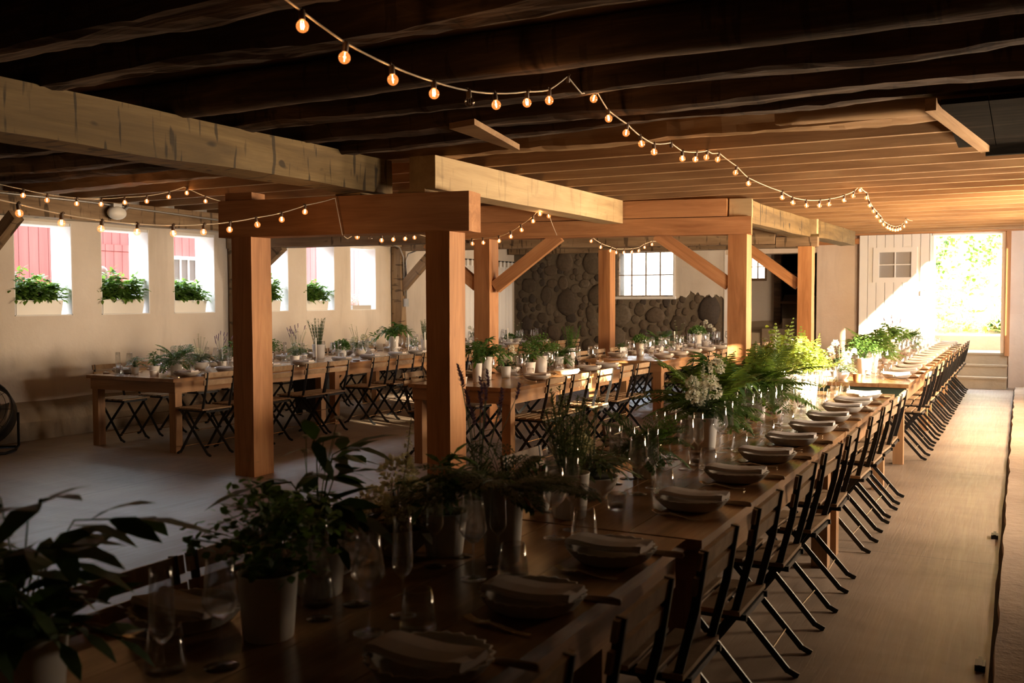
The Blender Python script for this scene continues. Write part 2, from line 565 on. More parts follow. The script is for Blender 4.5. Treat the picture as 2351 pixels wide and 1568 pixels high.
ORD = ['zeroth', 'first', 'second', 'third', 'fourth', 'fifth', 'sixth', 'seventh', 'eighth', 'ninth', 'tenth', 'eleventh', 'twelfth',
       'thirteenth', 'fourteenth', 'fifteenth', 'sixteenth', 'seventeenth', 'eighteenth', 'nineteenth', 'twentieth', 'twenty-first', 'twenty-second',
       'twenty-third', 'twenty-fourth', 'twenty-fifth', 'twenty-sixth', 'twenty-seventh', 'twenty-eighth', 'twenty-ninth', 'thirtieth', 'thirty-first',
       'thirty-second', 'thirty-third', 'thirty-fourth', 'thirty-fifth']
# ------------------------------------------------------------------ the setting
JZ = 2.72                                   # underside of the joists
YF = 18.7                                   # inner face of the far wall
WIN = [(6.83, 7.57), (7.97, 8.70), (9.10, 9.83), (10.60, 11.34), (11.75, 12.45), (12.86, 13.58)]
WZ0, WZ1 = 1.38, 2.45

f = MB(); f.add([(-10.2, -2.2, 0), (1.6, -2.2, 0), (1.6, 18.75, 0), (-10.2, 18.75, 0)], [(0, 1, 2, 3)])
struct('floor', f, 'floor_concrete')
f = MB(); f.box((-10.3, -2.3, 2.95), (1.7, 19.1, 3.1))
struct('ceiling', f, 'board_wood')
f = MB(); f.box((-10.3, -2.3, 3.1), (1.7, 19.1, 9.0))
struct('wall_upper_storey', f, 'barn_red')  # unseen storey, made this tall to shade the red barn

# wall with the planted windows
f = MB()
f.box((-10.19, -2.2, 0), (-9.85, 19.1, WZ0)); f.box((-10.19, -2.2, WZ1), (-9.85, 19.1, 3.0))
y = -2.2
for a, b in WIN + [(19.1, 19.2)]:
    f.box((-10.19, y, WZ0), (-9.85, a, WZ1)); y = b
struct('wall_left', f, 'cream_plaster')
for i, (a, b) in enumerate(WIN):
    f = MB()
    t = 0.012
    f.box((-10.2, a - 0.001, WZ0), (-9.848, a + t, WZ1)); f.box((-10.2, b - t, WZ0), (-9.848, b + 0.001, WZ1))
    f.box((-10.2, a, WZ0 - 0.001), (-9.848, b, WZ0 + t)); f.box((-10.2, a, WZ1 - 0.035), (-9.86, b, WZ1 + 0.001))
    struct('window_%d' % (i + 1), f, 'white_plaster')  # white plaster lining, its extra whiteness partly daylight put into the colour
    portal('daylight_opening', (-10.22, (a + b) / 2, (WZ0 + WZ1) / 2), (1, 0, 0), b - a, WZ1 - WZ0)
# rough stone foot of that wall
f = MB()
n = 90; rows = [(0.16, 0.0), (0.17, 0.2), (0.10, 0.36), (0.0, 0.42)]
for i in range(n + 1):
    yy = -2 + 20.6 * i / n
    for r_, z in rows:
        k = noise.noise(V((yy * 1.7, z * 4, 3.1))) * 0.05
        f.v.append((-9.85 + max(0.0, r_ + (k if r_ else 0)), yy, max(0.0, z + (0.4 * k if z else 0))))
for i in range(n):
    for j in range(3):
        o = i * 4 + j; f.f.append((o, o + 4, o + 5, o + 1))
struct('baseboard_left', f, 'old_stone')

# far wall: stone part, opening to the stair recess, plastered part with the doorway
SW = (-7.43, -6.20, 1.60, 2.53)
f = MB()
f.box((-10.2, YF, 0), (SW[0], YF + 0.4, 3)); f.box((SW[0], YF, 0), (SW[1], YF + 0.4, SW[2])); f.box((SW[0], YF, SW[3]), (SW[1], YF + 0.4, 3))
f.box((SW[1], YF, 0), (-5.16, YF + 0.4, 3))
struct('wall_stone', f, 'mortar')
# field stones set in the mortar (surface of that wall)
rnd = random.Random(4)
st = []
for tr in range(9000):
    r_ = rnd.choice([0.26, 0.2, 0.16, 0.12, 0.09, 0.07]) * rnd.uniform(0.85, 1.1)
    if tr > 4000: r_ = rnd.uniform(0.05, 0.1)
    x = rnd.uniform(-9.75, -5.2 - r_); z = rnd.uniform(0.05, 2.5)
    if SW[0] - r_ < x < SW[1] + r_ and SW[2] - r_ < z < SW[3] + r_: continue
    if x > -6.25 + 0.1 * math.sin(z * 9) and z > 1.55 + 0.12 * math.sin(x * 11): continue
    if all((x - a) ** 2 + ((z - c) * 1.15) ** 2 > ((r_ + q) * 0.97) ** 2 for a, c, q in st): st.append((x, z, r_))
f = MB(); tones = []
for (x, z, r_) in st:
    n0 = len(f.v)
    m_, n_ = 8, 12
    sq = rnd.uniform(0.8, 1.15); sd_ = rnd.uniform(0, 100); dep = rnd.uniform(0.10, 0.24)
    t_ = rnd.choice([(0.10, 0.072, 0.05), (0.13, 0.095, 0.065), (0.17, 0.13, 0.095), (0.07, 0.052, 0.042), (0.14, 0.10, 0.07)])
    for i in range(m_ + 1):
        ph = PI * i / m_
        for k in range(n_):
            a = 2 * PI * k / n_
            dx, dz, dy = math.sin(ph) * math.cos(a), math.sin(ph) * math.sin(a), math.cos(ph)
            q = 1 + 0.30 * noise.noise(V((dx * 1.3 + sd_, dy * 1.3, dz * 1.3))) + 0.06 * noise.noise(V((dx * 5 + sd_, dy * 5, dz * 5)))
            f.v.append((x + r_ * sq * q * dx, YF - 0.005 + r_ * dep * q * dy, z + r_ / sq * q * dz))
    for i in range(m_):
        for k in range(n_):
            k2 = (k + 1) % n_
            f.f.append((n0 + i * n_ + k, n0 + i * n_ + k2, n0 + (i + 1) * n_ + k2, n0 + (i + 1) * n_ + k))
    tones += [t_] * (len(f.v) - n0)
me = f.mesh('wall_stone_surface', 'field_stone', True)
ca = me.color_attributes.new('tone', 'FLOAT_COLOR', 'POINT')
for i, c in enumerate(tones): ca.data[i].color = (*c, 1)
o = link('wall_stone_surface', me); o['kind'] = 'structure'
# patch of old plaster with a ragged lower edge, right of the small-paned window
f = MB(); pts = []
N = 60
for i in range(N + 1):
    x = SW[1] + 0.0 + (-5.16 - SW[1]) * i / N
    zb = 1.60 + 0.13 * noise.noise(V((x * 3.2, 0, 0))) + 0.07 * noise.noise(V((x * 11, 5, 0))) + 0.03 * noise.noise(V((x * 31, 5, 0)))
    pts.append((x, zb))
for i in range(N + 1): f.v += [(pts[i][0], YF - 0.03 - 0.012 * noise.noise(V((pts[i][0] * 5, 1, 0))), 2.62), (pts[i][0], YF - 0.028, pts[i][1] + 0.02), (pts[i][0], YF + 0.01, pts[i][1])]
for i in range(N): f.f += [(3 * i, 3 * i + 1, 3 * i + 4, 3 * i + 3), (3 * i + 1, 3 * i + 2, 3 * i + 5, 3 * i + 4)]
f.box((-5.17, YF - 0.035, 0.0), (-5.155, YF + 0.4, 2.5))
struct('wall_plaster_patch', f, 'cream_plaster')
# small-paned iron window
f = MB()
t = 0.03
f.box((SW[0], YF + 0.02, SW[2]), (SW[1], YF + 0.1, SW[2] + t)); f.box((SW[0], YF + 0.02, SW[3] - t), (SW[1], YF + 0.1, SW[3]))
f.box((SW[0], YF + 0.02, SW[2] + t), (SW[0] + t, YF + 0.1, SW[3] - t)); f.box((SW[1] - t, YF + 0.02, SW[2] + t), (SW[1], YF + 0.1, SW[3] - t))
for k in range(1, 4):
    x = SW[0] + (SW[1] - SW[0]) * k / 4; f.box((x - 0.011, YF + 0.03, SW[2] + t), (x + 0.011, YF + 0.06, SW[3] - t))
zm = (SW[2] + SW[3]) / 2 - 0.02; f.box((SW[0] + t, YF + 0.032, zm - 0.010), (SW[1] - t, YF + 0.058, zm + 0.010))
o = struct('window_7', f, 'wall_timber')
f = MB(); f.box((SW[0] + t, YF + 0.044, SW[2] + t), (SW[1] - t, YF + 0.048, SW[3] - t)); f.build('window_pane', 'pane_glass', o)
f = MB(); f.box((SW[0] - 0.03, YF - 0.09, SW[2] - 0.05), (SW[1] + 0.05, YF + 0.03, SW[2] + 0.004)); f.box((SW[1] - 0.005, YF - 0.06, SW[2]), (SW[1] + 0.03, YF + 0.03, SW[3]))
f.build('window_sill', 'white_plaster', o)
portal('daylight_opening', ((SW[0] + SW[1]) / 2, YF + 0.2, (SW[2] + SW[3]) / 2), (0, -1, 0), SW[1] - SW[0], SW[3] - SW[2])

DX0, DX1, DZ0, DZ1 = -1.42, -0.28, 0.60, 2.70
f = MB()
f.box((-5.16, YF, 2.42), (-3.41, YF + 0.4, 3)); f.box((-3.41, YF, 0), (DX0, YF + 0.4, 3)); f.box((DX0, YF, DZ1), (DX1, YF + 0.4, 3)); f.box((DX1, YF, 0), (1.6, YF + 0.4, 3))
f.box((DX0, YF, 0), (DX1, YF + 0.4, DZ0 - 0.01))
f.box((-3.41, YF - 0.012, 0), (-2.6, YF, 1.262)); f.box((-3.41, YF - 0.008, 1.275), (-2.6, YF, 2.6))
f.box((DX1 + 0.1, YF - 0.05, 0.0), (1.6, YF, 1.27))
struct('wall_far', f, 'far_plaster')
# brown timber round the doorway
o = stick('trim_1', (-3.42, YF - 0.06, 2.765), (1.5, YF - 0.06, 2.765), 0.12, 0.12, 'post_wood'); o['kind'] = 'structure'
o = stick('trim_2', (DX1 + 0.075, YF - 0.04, 0.55), (DX1 + 0.075, YF - 0.04, 2.70), 0.07, 0.09, 'post_wood'); o['kind'] = 'structure'
o = stick('trim_4', (-3.45, YF - 0.04, 2.60), (-2.6, YF - 0.04, 2.60), 0.08, 0.1, 'post_wood'); o['kind'] = 'structure'
f = MB(); f.box((DX1 - 0.03, YF - 0.02, DZ0), (DX1 + 0.035, YF + 0.42, DZ1)); f.box((DX0 - 0.02, YF + 0.0, DZ1 - 0.03), (DX1, YF + 0.42, DZ1 + 0.005)); f.box((DX0 - 0.01, YF - 0.02, DZ0), (DX0 + 0.03, YF + 0.42, DZ1 - 0.03))
struct('trim_3', f, 'white_paint')
portal('daylight_opening', ((DX0 + DX1) / 2, YF + 0.42, (DZ0 + DZ1) / 2), (0, -1, 0), DX1 - DX0, DZ1 - DZ0)
# white boarded door slid aside, small four-paned window in it
f = MB(); x = -2.64; k = 0
while x < -1.44:
    x2 = min(x + 0.148, -1.43)
    for z0, z1 in ((0.22, 1.84), (1.84, 2.47), (2.47, 2.70)):
        if z0 == 1.84 and -2.40 < (x + x2) / 2 < -1.66: continue
        f.box((x + 0.004, 18.60, z0), (x2 - 0.004, 18.635, z1))
    x = x2
f.box((-2.64, 18.635, 0.22), (-1.43, 18.65, 1.88)); f.box((-2.64, 18.635, 2.43), (-1.43, 18.65, 2.70)); f.box((-2.64, 18.62, 1.84), (-2.38, 18.65, 2.47)); f.box((-1.68, 18.62, 1.84), (-1.43, 18.65, 2.47))
door = struct('door_1', f, 'white_paint')
f = MB()
for lo, hi in (((-2.40, 18.585, 1.84), (-1.66, 18.65, 1.93)), ((-2.40, 18.585, 2.385), (-1.66, 18.65, 2.47)), ((-2.40, 18.585, 1.93), (-2.30, 18.65, 2.385)), ((-1.755, 18.585, 1.93), (-1.66, 18.65, 2.385)),
               ((-2.036, 18.592, 1.93), (-2.018, 18.635, 2.385)), ((-2.30, 18.592, 2.15), (-2.036, 18.635, 2.168)), ((-2.018, 18.592, 2.15), (-1.755, 18.635, 2.168))): f.box(lo, hi)
f.build('window_frame', 'white_paint', door)
f = MB(); f.box((-2.31, 18.625, 1.92), (-1.75, 18.645, 2.39)); f.build('window_pane', 'grey_metal', door)
f = MB(); f.tube([(-1.53, 18.60, 1.70), (-1.53, 18.57, 1.69), (-1.53, 18.57, 1.61), (-1.53, 18.60, 1.60)], 0.006, 6); f.build('door_handle', 'black_metal', door)
# steps up to the doorway
f = MB()
for k, (y0, z0, z1) in enumerate(((18.28, 0, 0.20), (18.50, 0.20, 0.40), (18.66, 0.40, 0.60))):
    f.box((-1.44, y0, z0), (-0.2, YF + 0.01 if k < 2 else YF + 0.45, z1 - 0.03)); f.box((-1.46, y0 - 0.02, z1 - 0.03), (-0.19, YF + 0.01 if k < 2 else YF + 0.45, z1))
struct('floor_steps', f, 'step_concrete')

# stair recess behind the far wall
f = MB()
f.box((-5.9, 20.5, 0), (-5.12, 20.7, 3)); f.box((-4.80, 20.5, 0), (-4.58, 20.7, 3)); f.box((-5.12, 20.5, 0), (-4.80, 20.7, 1.98)); f.box((-5.12, 20.5, 2.46), (-4.80, 20.7, 3))
f.box((-6.0, 19.1, 0), (-5.9, 20.7, 3))
struct('wall_recess', f, 'cream_plaster')
f = MB(); f.box((-4.58, 21.4, 0), (-3.2, 21.5, 3)); f.box((-3.3, 19.1, 0), (-3.2, 21.5, 3)); f.box((-4.66, 20.7, 0), (-4.58, 21.5, 3)); f.box((-6, 19.1, 2.9), (-3.2, 21.5, 3.0))
struct('wall_stair', f, 'dark_board')
f = MB(); f.add([(-6, 18.75, 0), (-3.2, 18.75, 0), (-3.2, 21.5, 0), (-6, 21.5, 0)], [(0, 1, 2, 3)]); struct('floor_recess', f, 'floor_concrete')
f = MB(); f.box((-4.62, 19.5, 0), (-3.5, 20.4, 0.95)); f.box((-4.3, 19.9, 0.95), (-3.5, 20.6, 1.15)); struct('floor_landing', f, 'old_stone')
f = MB()
for lo, hi in (((-5.16, 20.46, 1.93), (-4.76, 20.53, 1.985)), ((-5.16, 20.46, 2.455), (-4.76, 20.53, 2.51)), ((-5.16, 20.46, 1.985), (-5.12, 20.53, 2.455)), ((-4.80, 20.46, 1.985), (-4.76, 20.53, 2.455)),
               ((-4.965, 20.5, 1.985), (-4.945, 20.53, 2.455)), ((-5.12, 20.5, 2.22), (-4.80, 20.53, 2.235))): f.box(lo, hi)
struct('window_8', f, 'wall_timber')
portal('daylight_opening', (-4.96, 20.72, 2.22), (0, -1, 0), 0.32, 0.48)
f = MB(); f.box((-4.58, 20.35, 0), (-4.44, 20.5, 2.7)); f.box((-3.95, 20.3, 0.95), (-3.86, 20.4, 2.6)); f.box((-4.44, 20.36, 2.0), (-3.95, 20.44, 2.07)); f.box((-4.44, 20.36, 1.45), (-3.95, 20.44, 1.5)); struct('trim_5', f, 'log_wood')

# unseen sides of the room: rear wall, and the wall beside the camera with its openings
f = MB(); f.box((-10.3, -2.3, 0), (1.7, -2.2, 3)); struct('wall_rear', f, 'old_stone')
RX = 1.2
HOLES = [(6.6, 7.5, 1.14, 1.76), (8.6, 9.65, 1.14, 1.76), (17.1, 18.1, 1.15, 2.70)]
HOLES += [(11.4, 12.6, 1.0, 2.3), (14.0, 15.2, 1.0, 2.3)]
HOLES.sort()
f = MB(); y = -2.2
for a, b, z0, z1 in HOLES:
    f.box((RX, y, 0), (RX + 0.3, a, 3)); f.box((RX, a, 0), (RX + 0.3, b, z0)); f.box((RX, a, z1), (RX + 0.3, b, 3)); y = b
    portal('daylight_opening', (RX + 0.32, (a + b) / 2, (z0 + z1) / 2), (-1, 0, 0), b - a, z1 - z0)
f.box((RX, y, 0), (RX + 0.3, 19.1, 3))
# triangle added in the last opening to cut the sun into a diagonal
f.add([(RX, 17.1, 1.39), (RX, 17.66, 2.72), (RX, 17.1, 2.72), (RX + 0.02, 17.1, 1.39), (RX + 0.02, 17.66, 2.72), (RX + 0.02, 17.1, 2.72)],
      [(0, 1, 2), (5, 4, 3), (0, 3, 4, 1), (1, 4, 5, 2), (2, 5, 3, 0)])
struct('wall_right', f, 'old_stone')
# unseen wall added outside to keep the low sun off the other openings
f = MB(); f.box((4.0, 9.7, 0), (4.3, 15.2, 3.4)); struct('wall_sun_block', f, 'old_stone')

# stone ledge along the aisle
f = MB()
for i in range(121):
    yy = -2 + 20.3 * i / 120
    e = 0.018 * noise.noise(V((yy * 2.3, 0, 0)))
    for x, z in ((-0.075 + e, 0.0), (-0.07 + e, 0.045), (0.09 + e * 2, 0.05 + 0.006 * noise.noise(V((yy * 6, 2, 0)))), (0.13 + e * 2, 0.035), (0.5, 0.05 + 0.01 * noise.noise(V((yy * 3, 7, 0)))), (1.25, 0.05)):
        f.v.append((x, yy, z))
for i in range(120):
    for j in range(5):
        o = i * 6 + j; f.f.append((o, o + 1, o + 7, o + 6))
struct('floor_ledge', f, 'ledge_stone')
f = MB()
for i in range(61):
    yy = -2 + 20.3 * i / 60
    f.v += [(-0.092 + 0.010 * noise.noise(V((yy * 3, 4, 0))), yy, 0.002), (-0.07, yy, 0.002)]
for i in range(60): f.f.append((2 * i, 2 * i + 1, 2 * i + 3, 2 * i + 2))
struct('floor_joint', f, 'soil')
for k, yy in enumerate((6.9, 4.42)):
    f = MB(); f.box((-0.02, -0.04, 0), (0.02, 0.04, 0.025)); f.box((-0.008, -0.055, 0.025), (0.008, 0.055, 0.032))
    tag(f.build('iron_bracket', 'black_metal', None, loc=(-0.125, yy, 0)), 'small black iron bracket in the aisle floor joint, ' + ('closer to the door' if k == 0 else 'closer to the camera'), 'bracket', 'iron brackets in the floor joint')

# ------------------------------------------------------------------ timber frame
def timber(name, p, q, w_, h_, mat, label, cat, wob=0.006, segs=10, rnd=0.0, seed=0, upv=(0, 0, 1)):
    o = stick(name, p, q, w_, h_, mat, None, upv, wob, segs, 0, seed, rnd)
    return tag(o, label, cat, kind='thing')


timber('timber_post', (-6.02, 6.45, 0), (-6.02, 6.45, 2.10), 0.225, 0.25, 'post_wood', 'orange brown post carrying the window side of the near crossbeam', 'post', 0.004, 12, seed=1)
timber('timber_post', (-4.18, 6.73, 0), (-4.18, 6.73, 2.10), 0.225, 0.245, 'post_wood', 'orange brown post carrying the aisle side of the near crossbeam', 'post', 0.004, 12, seed=2)
timber('timber_post', (-5.97, 10.58, 0), (-5.97, 10.58, 2.30), 0.22, 0.235, 'post_wood', 'orange brown post with a knee brace on both sides, middle crossbeam', 'post', 0.004, 12, seed=3)
timber('timber_post', (-2.93, 11.25, 0), (-2.93, 11.25, 2.30), 0.22, 0.235, 'post_wood', 'bright orange cracked post carrying the aisle end of the middle crossbeam', 'post', 0.004, 12, seed=4)
timber('timber_post', (-5.92, 14.45, 0), (-5.92, 14.45, 2.34), 0.2, 0.22, 'post_wood', 'slim orange post beside the small-paned window in the stone wall', 'post', 0.004, 12, seed=5)
timber('timber_post', (-2.82, 14.62, 0), (-2.82, 14.62, 2.32), 0.2, 0.23, 'post_wood', 'orange brown post in front of the dark stair recess', 'post', 0.004, 12, seed=6)

timber('timber_beam', (-6.27, 6.42, 2.26), (-3.93, 6.78, 2.26), 0.26, 0.32, 'post_wood', 'near crossbeam lying on two posts, dark orange squared timber', 'beam', 0.004, 12, seed=7)
timber('timber_beam', (-4.89, -1.9, 2.575), (-4.89, 6.78, 2.585), 0.30, 0.285, 'hewn_wood', 'big axe-marked old girder running to the near crossbeam', 'beam', 0.016, 40, seed=8)
timber('timber_beam', (-4.33, 6.62, 2.585), (-4.33, 10.76, 2.585), 0.25, 0.27, 'sawn_beam', 'pale smooth girder between the near and the middle crossbeam', 'beam', 0.003, 14, seed=9)
timber('timber_beam', (-6.2, 10.52, 2.40), (-2.78, 11.20, 2.40), 0.24, 0.20, 'post_wood', 'lower timber of the middle crossbeam on two braced posts', 'beam', 0.006, 14, seed=10)
timber('timber_beam', (-6.2, 10.52, 2.61), (-3.05, 11.14, 2.61), 0.22, 0.205, 'post_wood', 'upper timber stacked on the middle crossbeam', 'beam', 0.006, 14, seed=11)
timber('timber_beam', (-9.84, 10.15, 2.40), (-6.22, 10.5, 2.40), 0.22, 0.26, 'wall_timber', 'dark old tie beam from the window wall to the middle crossbeam', 'beam', 0.012, 14, seed=12)
timber('timber_beam', (-3.05, 11.25, 2.61), (-2.80, 11.3, 2.61), 0.24, 0.21, 'sawn_beam', 'short bolster block on top of the bright cracked post', 'beam', 0.003, 3, seed=13)
timber('timber_beam', (-2.94, 11.40, 2.575), (-2.88, 14.62, 2.585), 0.24, 0.26, 'hewn_wood', 'rough pale girder from the bright cracked post towards the door', 'beam', 0.012, 16, seed=14)
timber('timber_beam', (-2.80, 14.85, 2.585), (-2.69, 17.6, 2.60), 0.24, 0.24, 'hewn_wood', 'last rough pale girder, its cut end close to the white door', 'beam', 0.012, 16, seed=15)
timber('timber_beam', (-9.84, 14.15, 2.55), (-3.26, 14.58, 2.50), 0.24, 0.27, 'wall_timber', 'long grey brown crossbeam in front of the stone wall', 'beam', 0.012, 26, seed=16)
timber('timber_beam', (-3.25, 14.62, 2.395), (-2.66, 14.66, 2.39), 0.22, 0.145, 'wall_timber', 'short bolster on the post in front of the stair recess', 'beam', 0.008, 5, seed=17)
timber('timber_beam', (-2.80, 14.70, 2.62), (-2.80, 14.86, 2.62), 0.22, 0.22, 'sawn_beam', 'upright block between the two rough pale girders', 'beam', 0.003, 2, seed=18)
timber('timber_beam', (-9.71, -2, 2.60), (-9.71, 14.0, 2.60), 0.24, 0.24, 'wall_timber', 'brown hewn wall plate above the planted windows', 'beam', 0.016, 50, seed=19)
timber('timber_beam', (-9.8, 18.46, 2.62), (-3.4, 18.46, 2.60), 0.22, 0.2, 'wall_timber', 'dark timber along the top of the stone wall', 'beam', 0.012, 26, seed=20)
for k, (x, y) in enumerate(((-5.0, 6.62), (-4.42, 6.71))):
    timber('timber_block', (x - 0.14, y, 2.435), (x + 0.12, y, 2.435), 0.2, 0.04, 'sawn_beam', 'thin packing block on the near crossbeam under the ' + ('axe-marked' if k == 0 else 'pale smooth') + ' girder', 'block', 0.002, 2, seed=21 + k)
timber('timber_block', (-6.22, 6.43, 2.455), (-5.95, 6.47, 2.455), 0.2, 0.07, 'post_wood', 'dark packing block over the window-side near post', 'block', 0.002, 2, seed=24)

for i, (p, q, lab, s) in enumerate((
        ((-5.84, 10.58, 1.70), (-5.03, 10.75, 2.33), 'knee brace rising towards the aisle from the middle crossbeam post', 0.15),
        ((-6.07, 10.55, 1.72), (-6.75, 10.45, 2.28), 'knee brace rising towards the window wall behind the near aisle-side post', 0.14),
        ((-3.04, 11.22, 1.72), (-3.88, 11.06, 2.33), 'knee brace on the bright cracked post, crossing the stone wall plaster', 0.15),
        ((-2.93, 14.62, 1.75), (-3.66, 14.6, 2.30), 'knee brace on the post in front of the stair recess', 0.15),
        ((-9.80, 14.1, 1.62), (-9.02, 14.2, 2.42), 'weathered knee brace near the wall conduits and window wall', 0.15),
        ((-9.80, 10.15, 1.66), (-9.0, 10.24, 2.30), 'weathered knee brace half hidden by the window-side near post', 0.14),
        ((-9.80, 6.2, 1.72), (-9.02, 6.3, 2.42), 'weathered knee brace cut by the edge, above the planted window', 0.12))):
    timber('knee_brace', p, q, 0.12, s, 'post_wood' if i < 4 else 'wall_timber', lab, 'brace', 0.004, 6, seed=30 + i)
for i, (y, lab) in enumerate(((6.2, 'old wall post before the first planted window'), (10.15, 'old wall post between the third and fourth planted windows'), (14.1, 'old cracked wall post with conduits after the last planted window'))):
    timber('wall_stud', (-9.73, y, 0.38), (-9.73, y, 2.47), 0.19, 0.16, 'wall_timber', lab, 'post', 0.014, 14, seed=40 + i)

# joists: round and hewn logs near the camera, sawn joists further on
LOGS = [(0.3, 0.2, 0.8), (0.95, 0.22, 0.9), (1.6, 0.2, 0.8), (2.25, 0.21, 0.7), (2.95, 0.22, 0.8), (3.55, 0.19, 0.6), (4.48, 0.23, 1.0), (5.05, 0.20, 0.5), (5.72, 0.20, 0.5), (6.15, 0.18, 0.5), (6.85, 0.22, 0.5)]
for i, (y, d_, r_) in enumerate(LOGS):
    pale = i == 10
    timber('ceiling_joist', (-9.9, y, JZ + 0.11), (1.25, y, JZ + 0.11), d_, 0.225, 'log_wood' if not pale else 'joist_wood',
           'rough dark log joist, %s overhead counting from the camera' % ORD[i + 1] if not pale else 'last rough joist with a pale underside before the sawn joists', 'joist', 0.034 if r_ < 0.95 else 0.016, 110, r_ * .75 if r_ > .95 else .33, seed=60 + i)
timber('ceiling_joist', (-1.45, 6.5, JZ + 0.05), (1.2, 6.5, JZ + 0.06), 0.17, 0.15, 'joist_wood', 'short log with a sawn-off end beside the dark hatch', 'joist', 0.02, 16, 0.6, seed=75)
y = 7.45; k = 0
while y < 18.5:
    k += 1
    o = stick('ceiling_joist', (-9.9, y, JZ + 0.115), (1.25, y, JZ + 0.115), 0.055, 0.23, 'joist_wood')
    tag(o, 'thin sawn joist, %s of the sawn ones counting towards the door' % ORD[k], 'joist', 'sawn ceiling joists', 'thing')
    y += 0.57 if k % 5 else 0.44
# wedge-cut bracket and hanging hatch
f = MB(); f.add([(-3.43, 5.58, 2.74), (-3.20, 5.52, 2.74), (-3.14, 6.05, 2.64), (-3.19, 6.06, 2.62), (-3.43, 5.58, 2.70), (-3.20, 5.52, 2.70), (-3.14, 6.05, 2.60), (-3.19, 6.06, 2.60)],
                [(0, 1, 2, 3), (7, 6, 5, 4), (0, 4, 5, 1), (1, 5, 6, 2), (2, 6, 7, 3), (3, 7, 4, 0)])
tag(f.build('wedge_bracket', 'joist_wood'), 'pale wedge-shaped wooden bracket under the dark log joists', 'bracket', kind='thing')
hat = thing('ceiling_hatch', 'black boarded ceiling hatch with a light wooden edge strip', 'hatch', (0.35, 7.0, 2.66))
f = MB()
for i in range(6): f.box((-0.78 + i * 0.25, -0.92, 0.0), (-0.78 + i * 0.25 + 0.245, 0.86, 0.03))
f.build('panel', 'dark_board', hat)
stick('edge_strip', (-0.83, -0.96, 0.0), (-0.60, 0.90, -0.01), 0.06, 0.07, 'joist_wood', hat)
stick('cross_rail', (-0.6, 0.88, -0.01), (0.85, 0.88, -0.01), 0.05, 0.12, 'dark_board', hat)
# ------------------------------------------------------------------ outside
f = MB(); f.add([(-30, -5, 0.25), (-10.19, -5, 0.25), (-10.19, 30, 0.25), (-30, 30, 0.25)], [(0, 1, 2, 3)])
struct('ground_yard', f, 'step_concrete')
f = MB()
prof = [(19.1, 0.60), (19.55, 0.60), (19.57, 0.86), (20.3, 0.95), (21.2, 1.5), (23, 2.6), (27, 4.6)]
for i in range(25):
    x = -9 + i * 0.6
    for y, z in prof: f.v.append((x, y, z + (0.12 * noise.noise(V((x, y, 0))) if y > 20 else 0)))
for i in range(24):
    for j in range(len(prof) - 1):
        o = i * len(prof) + j; f.f.append((o, o + len(prof), o + len(prof) + 1, o + 1))
struct('ground_bank', f, 'step_concrete')
barn = thing('red_barn', 'red boarded barn standing in the yard beyond the planted windows', 'barn', (-13.5, 12, 0.25))
f = MB(); f.box((-0.3, -9, 0), (0, 12, 3.1)); f.build('wall_boards', 'barn_red', barn)
f = MB(); f.box((0, -1.3, 2.13), (0.05, -0.38, 2.24)); f.build('door_rail', 'barn_red', barn)
f = MB(); f.box((0, -1.25, 0.1), (0.045, -0.52, 2.12)); f.build('barn_door', 'barn_red', barn)
f = MB()
for lo, hi in (((0, 0.36, 1.2), (0.05, 0.42, 2.1)), ((0, 0.98, 1.2), (0.05, 1.04, 2.1)), ((0, 0.42, 2.04), (0.05, 0.98, 2.1)), ((0, 0.42, 1.2), (0.05, 0.98, 1.26)), ((0.01, 0.60, 1.26), (0.04, 0.62, 2.04)), ((0.01, 0.79, 1.26), (0.04, 0.81, 2.04)), ((0.01, 0.42, 1.63), (0.04, 0.98, 1.66))): f.box(lo, hi)
fr = f.build('barn_window', 'white_paint', barn)
f = MB(); f.box((0.006, 0.42, 1.26), (0.012, 0.98, 2.04)); f.build('pane', 'pane_dark', fr)
f = MB(); f.box((-9, 23.9, 0), (-3.6, 24.0, 2.25)); tag(f.build('board_fence', 'fence_pale'), 'pale board fence outside the small-paned window', 'fence')


def scatter_leaves(mb, rnd_, n, posf, L, W, upb=0.3, bend=0.3):
    for _ in range(n):
        p = posf()
        d = V((rnd_.gauss(0, 1), rnd_.gauss(0, 1), rnd_.gauss(0, 0.7) + upb))
        mb.leaf(p, d, V((rnd_.gauss(0, .4), rnd_.gauss(0, .4), 1)), L * rnd_.uniform(.6, 1.3), W * rnd_.uniform(.7, 1.2), bend)


rnd = random.Random(11)


def bankpos():
    y = rnd.uniform(19.75, 24.5); x = rnd.uniform(-2.1, 1.6)
    z = 0.9 + max(0, y - 20.3) * 0.68
    return V((x, y, z + rnd.uniform(0, 0.25)))


